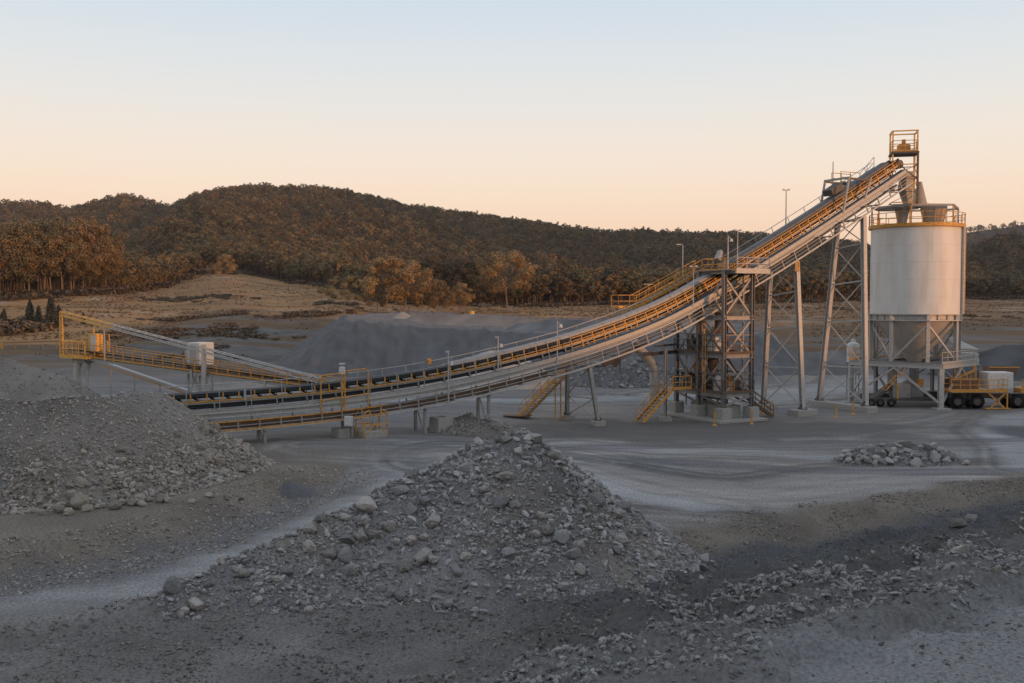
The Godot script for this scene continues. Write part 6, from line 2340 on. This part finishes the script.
	for k in 6:
		b = MB.new()
		var p := g0.lerp(g1, k / 5.0)
		b.tube(Vector3(p.x, base_height(p.x, 190) - 0.2, p.z), p, 0.07 if k else 0.22, -1, 6)
		wpart(o, "post", b, M.orange)
	o = thing("ute", "tiny blue-grey parked ute far off at the foot of the forest", "car", P(-10.6, base_height(-10.6, 380), 380))
	b = MB.new()
	b.cbox(Vector3(0, 0.85, 0), Vector3(2.3, 0, 0), Vector3(0, 0.35, 0), Vector3(0, 0, 0.85), 0.15)
	b.cbox(Vector3(-0.3, 1.5, 0), Vector3(0.9, 0, 0), Vector3(0, 0.35, 0), Vector3(0, 0, 0.75), 0.2)
	part(o, "body", b.mesh(), M.hood)
	for x in [-1.4, 1.4]:
		for z in [-0.75, 0.75]:
			b = MB.new()
			b.tube(Vector3(x, 0.38, z - 0.12), Vector3(x, 0.38, z + 0.12), 0.38, -1, 12)
			part(o, "wheel", b.mesh(), M.tyre)
	o = thing("marker_drum", "small yellow drum on the far edge of the stockpile's top", "drum", P(-9.6, 6.6, 240))
	b = MB.new()
	b.lathe(Vector3.ZERO, [[0.55, 0.0], [0.6, 0.1], [0.6, 1.5], [0.5, 1.7], [0.02, 1.72]], 12)
	part(o, "body", b.mesh(), M.yellow)
	b = MB.new()
	b.lathe(Vector3.ZERO, [[0.61, 0.8], [0.63, 0.85], [0.63, 1.0], [0.61, 1.05]], 12)
	part(o, "band", b.mesh(), M.white)

# ------------------------------------------------------------------ sky
const TO_SUN := Vector3(0.84, 0.092, 0.54)

func sky_texture() -> ImageTexture:
	var w := 256
	var h := 512
	var im := Image.create(w, h, false, Image.FORMAT_RGBF)
	var el := [-90.0, -0.5, 0.0, 2.5, 5.0, 8.0, 11.0, 14.0, 17.0, 22.0, 35.0, 60.0, 90.0]
	var cr := [0.10, 0.14, 0.87, 0.92, 0.90, 0.83, 0.725, 0.63, 0.55, 0.505, 0.45, 0.40, 0.385]
	var cg := [0.09, 0.12, 0.545, 0.615, 0.68, 0.72, 0.71, 0.68, 0.633, 0.59, 0.535, 0.48, 0.465]
	var cb := [0.08, 0.10, 0.335, 0.405, 0.50, 0.605, 0.675, 0.71, 0.715, 0.695, 0.655, 0.605, 0.59]
	var to := TO_SUN.normalized()
	for j in h:
		var e := 90.0 - (j + 0.5) / h * 180.0
		var c := Color(along(e, el, cr), along(e, el, cg), along(e, el, cb))
		for i in w:
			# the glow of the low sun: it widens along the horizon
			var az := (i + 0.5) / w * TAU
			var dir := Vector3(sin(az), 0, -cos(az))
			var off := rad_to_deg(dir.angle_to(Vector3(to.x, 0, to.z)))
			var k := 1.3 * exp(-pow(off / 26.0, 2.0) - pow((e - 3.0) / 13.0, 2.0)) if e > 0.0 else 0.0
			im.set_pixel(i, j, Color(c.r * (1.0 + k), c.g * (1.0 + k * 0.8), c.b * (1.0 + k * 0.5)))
	return ImageTexture.create_from_image(im)

func _ready() -> void:
	rng.seed = 1
	n_low.seed = 3
	n_low.frequency = 0.03
	n_low.fractal_octaves = 3
	n_mid.seed = 4
	n_mid.frequency = 0.12
	n_mid.fractal_octaves = 4
	n_fine.seed = 5
	n_fine.frequency = 0.7
	n_fine.fractal_octaves = 3

	var cam := Camera3D.new()
	cam.name = "camera"
	cam.position = Vector3(0, EYE_HEIGHT, 0)
	cam.rotation.x = -atan(39.5 / 1000.0)
	cam.fov = rad_to_deg(2.0 * atan(0.3415))
	cam.near = 0.1
	cam.far = 6000.0
	add_child(cam)
	cam.current = true

	var we := WorldEnvironment.new()
	we.name = "environment"
	var env := Environment.new()
	env.background_mode = Environment.BG_SKY
	var sky := Sky.new()
	var sm := PanoramaSkyMaterial.new()
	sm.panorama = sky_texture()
	sm.energy_multiplier = 1.0
	sky.sky_material = sm
	env.sky = sky
	env.background_energy_multiplier = 1.0
	env.tonemap_mode = Environment.TONE_MAPPER_LINEAR
	env.tonemap_exposure = 1.18
	env.sdfgi_enabled = true
	env.ssao_enabled = true
	env.ssil_enabled = true
	env.fog_enabled = true
	env.fog_density = 0.00006
	env.fog_light_color = Color(0.78, 0.74, 0.74)
	we.environment = env
	add_child(we)

	var sun := DirectionalLight3D.new()
	sun.name = "sun"
	var to_sun := TO_SUN.normalized()
	sun.look_at_from_position(Vector3.ZERO, -to_sun)
	sun.light_color = Color(1.0, 0.69, 0.39)
	sun.light_energy = 0.6
	sun.light_angular_distance = 1.2
	sun.shadow_enabled = true
	add_child(sun)

	make_materials()
	var t0 := Time.get_ticks_msec()
	build_ground()
	print("ground ", Time.get_ticks_msec() - t0)
	build_hills()
	print("hills ", Time.get_ticks_msec() - t0)
	build_shading_hill()
	build_trees()
	build_dry_grass()
	print("trees ", Time.get_ticks_msec() - t0)
	build_heaps()
	print("heaps ", Time.get_ticks_msec() - t0)
	build_conveyor()
	build_trestles()
	build_tower()
	build_silo()
	build_machines()
	build_feeder()
	build_small()
	print("all ", Time.get_ticks_msec() - t0)
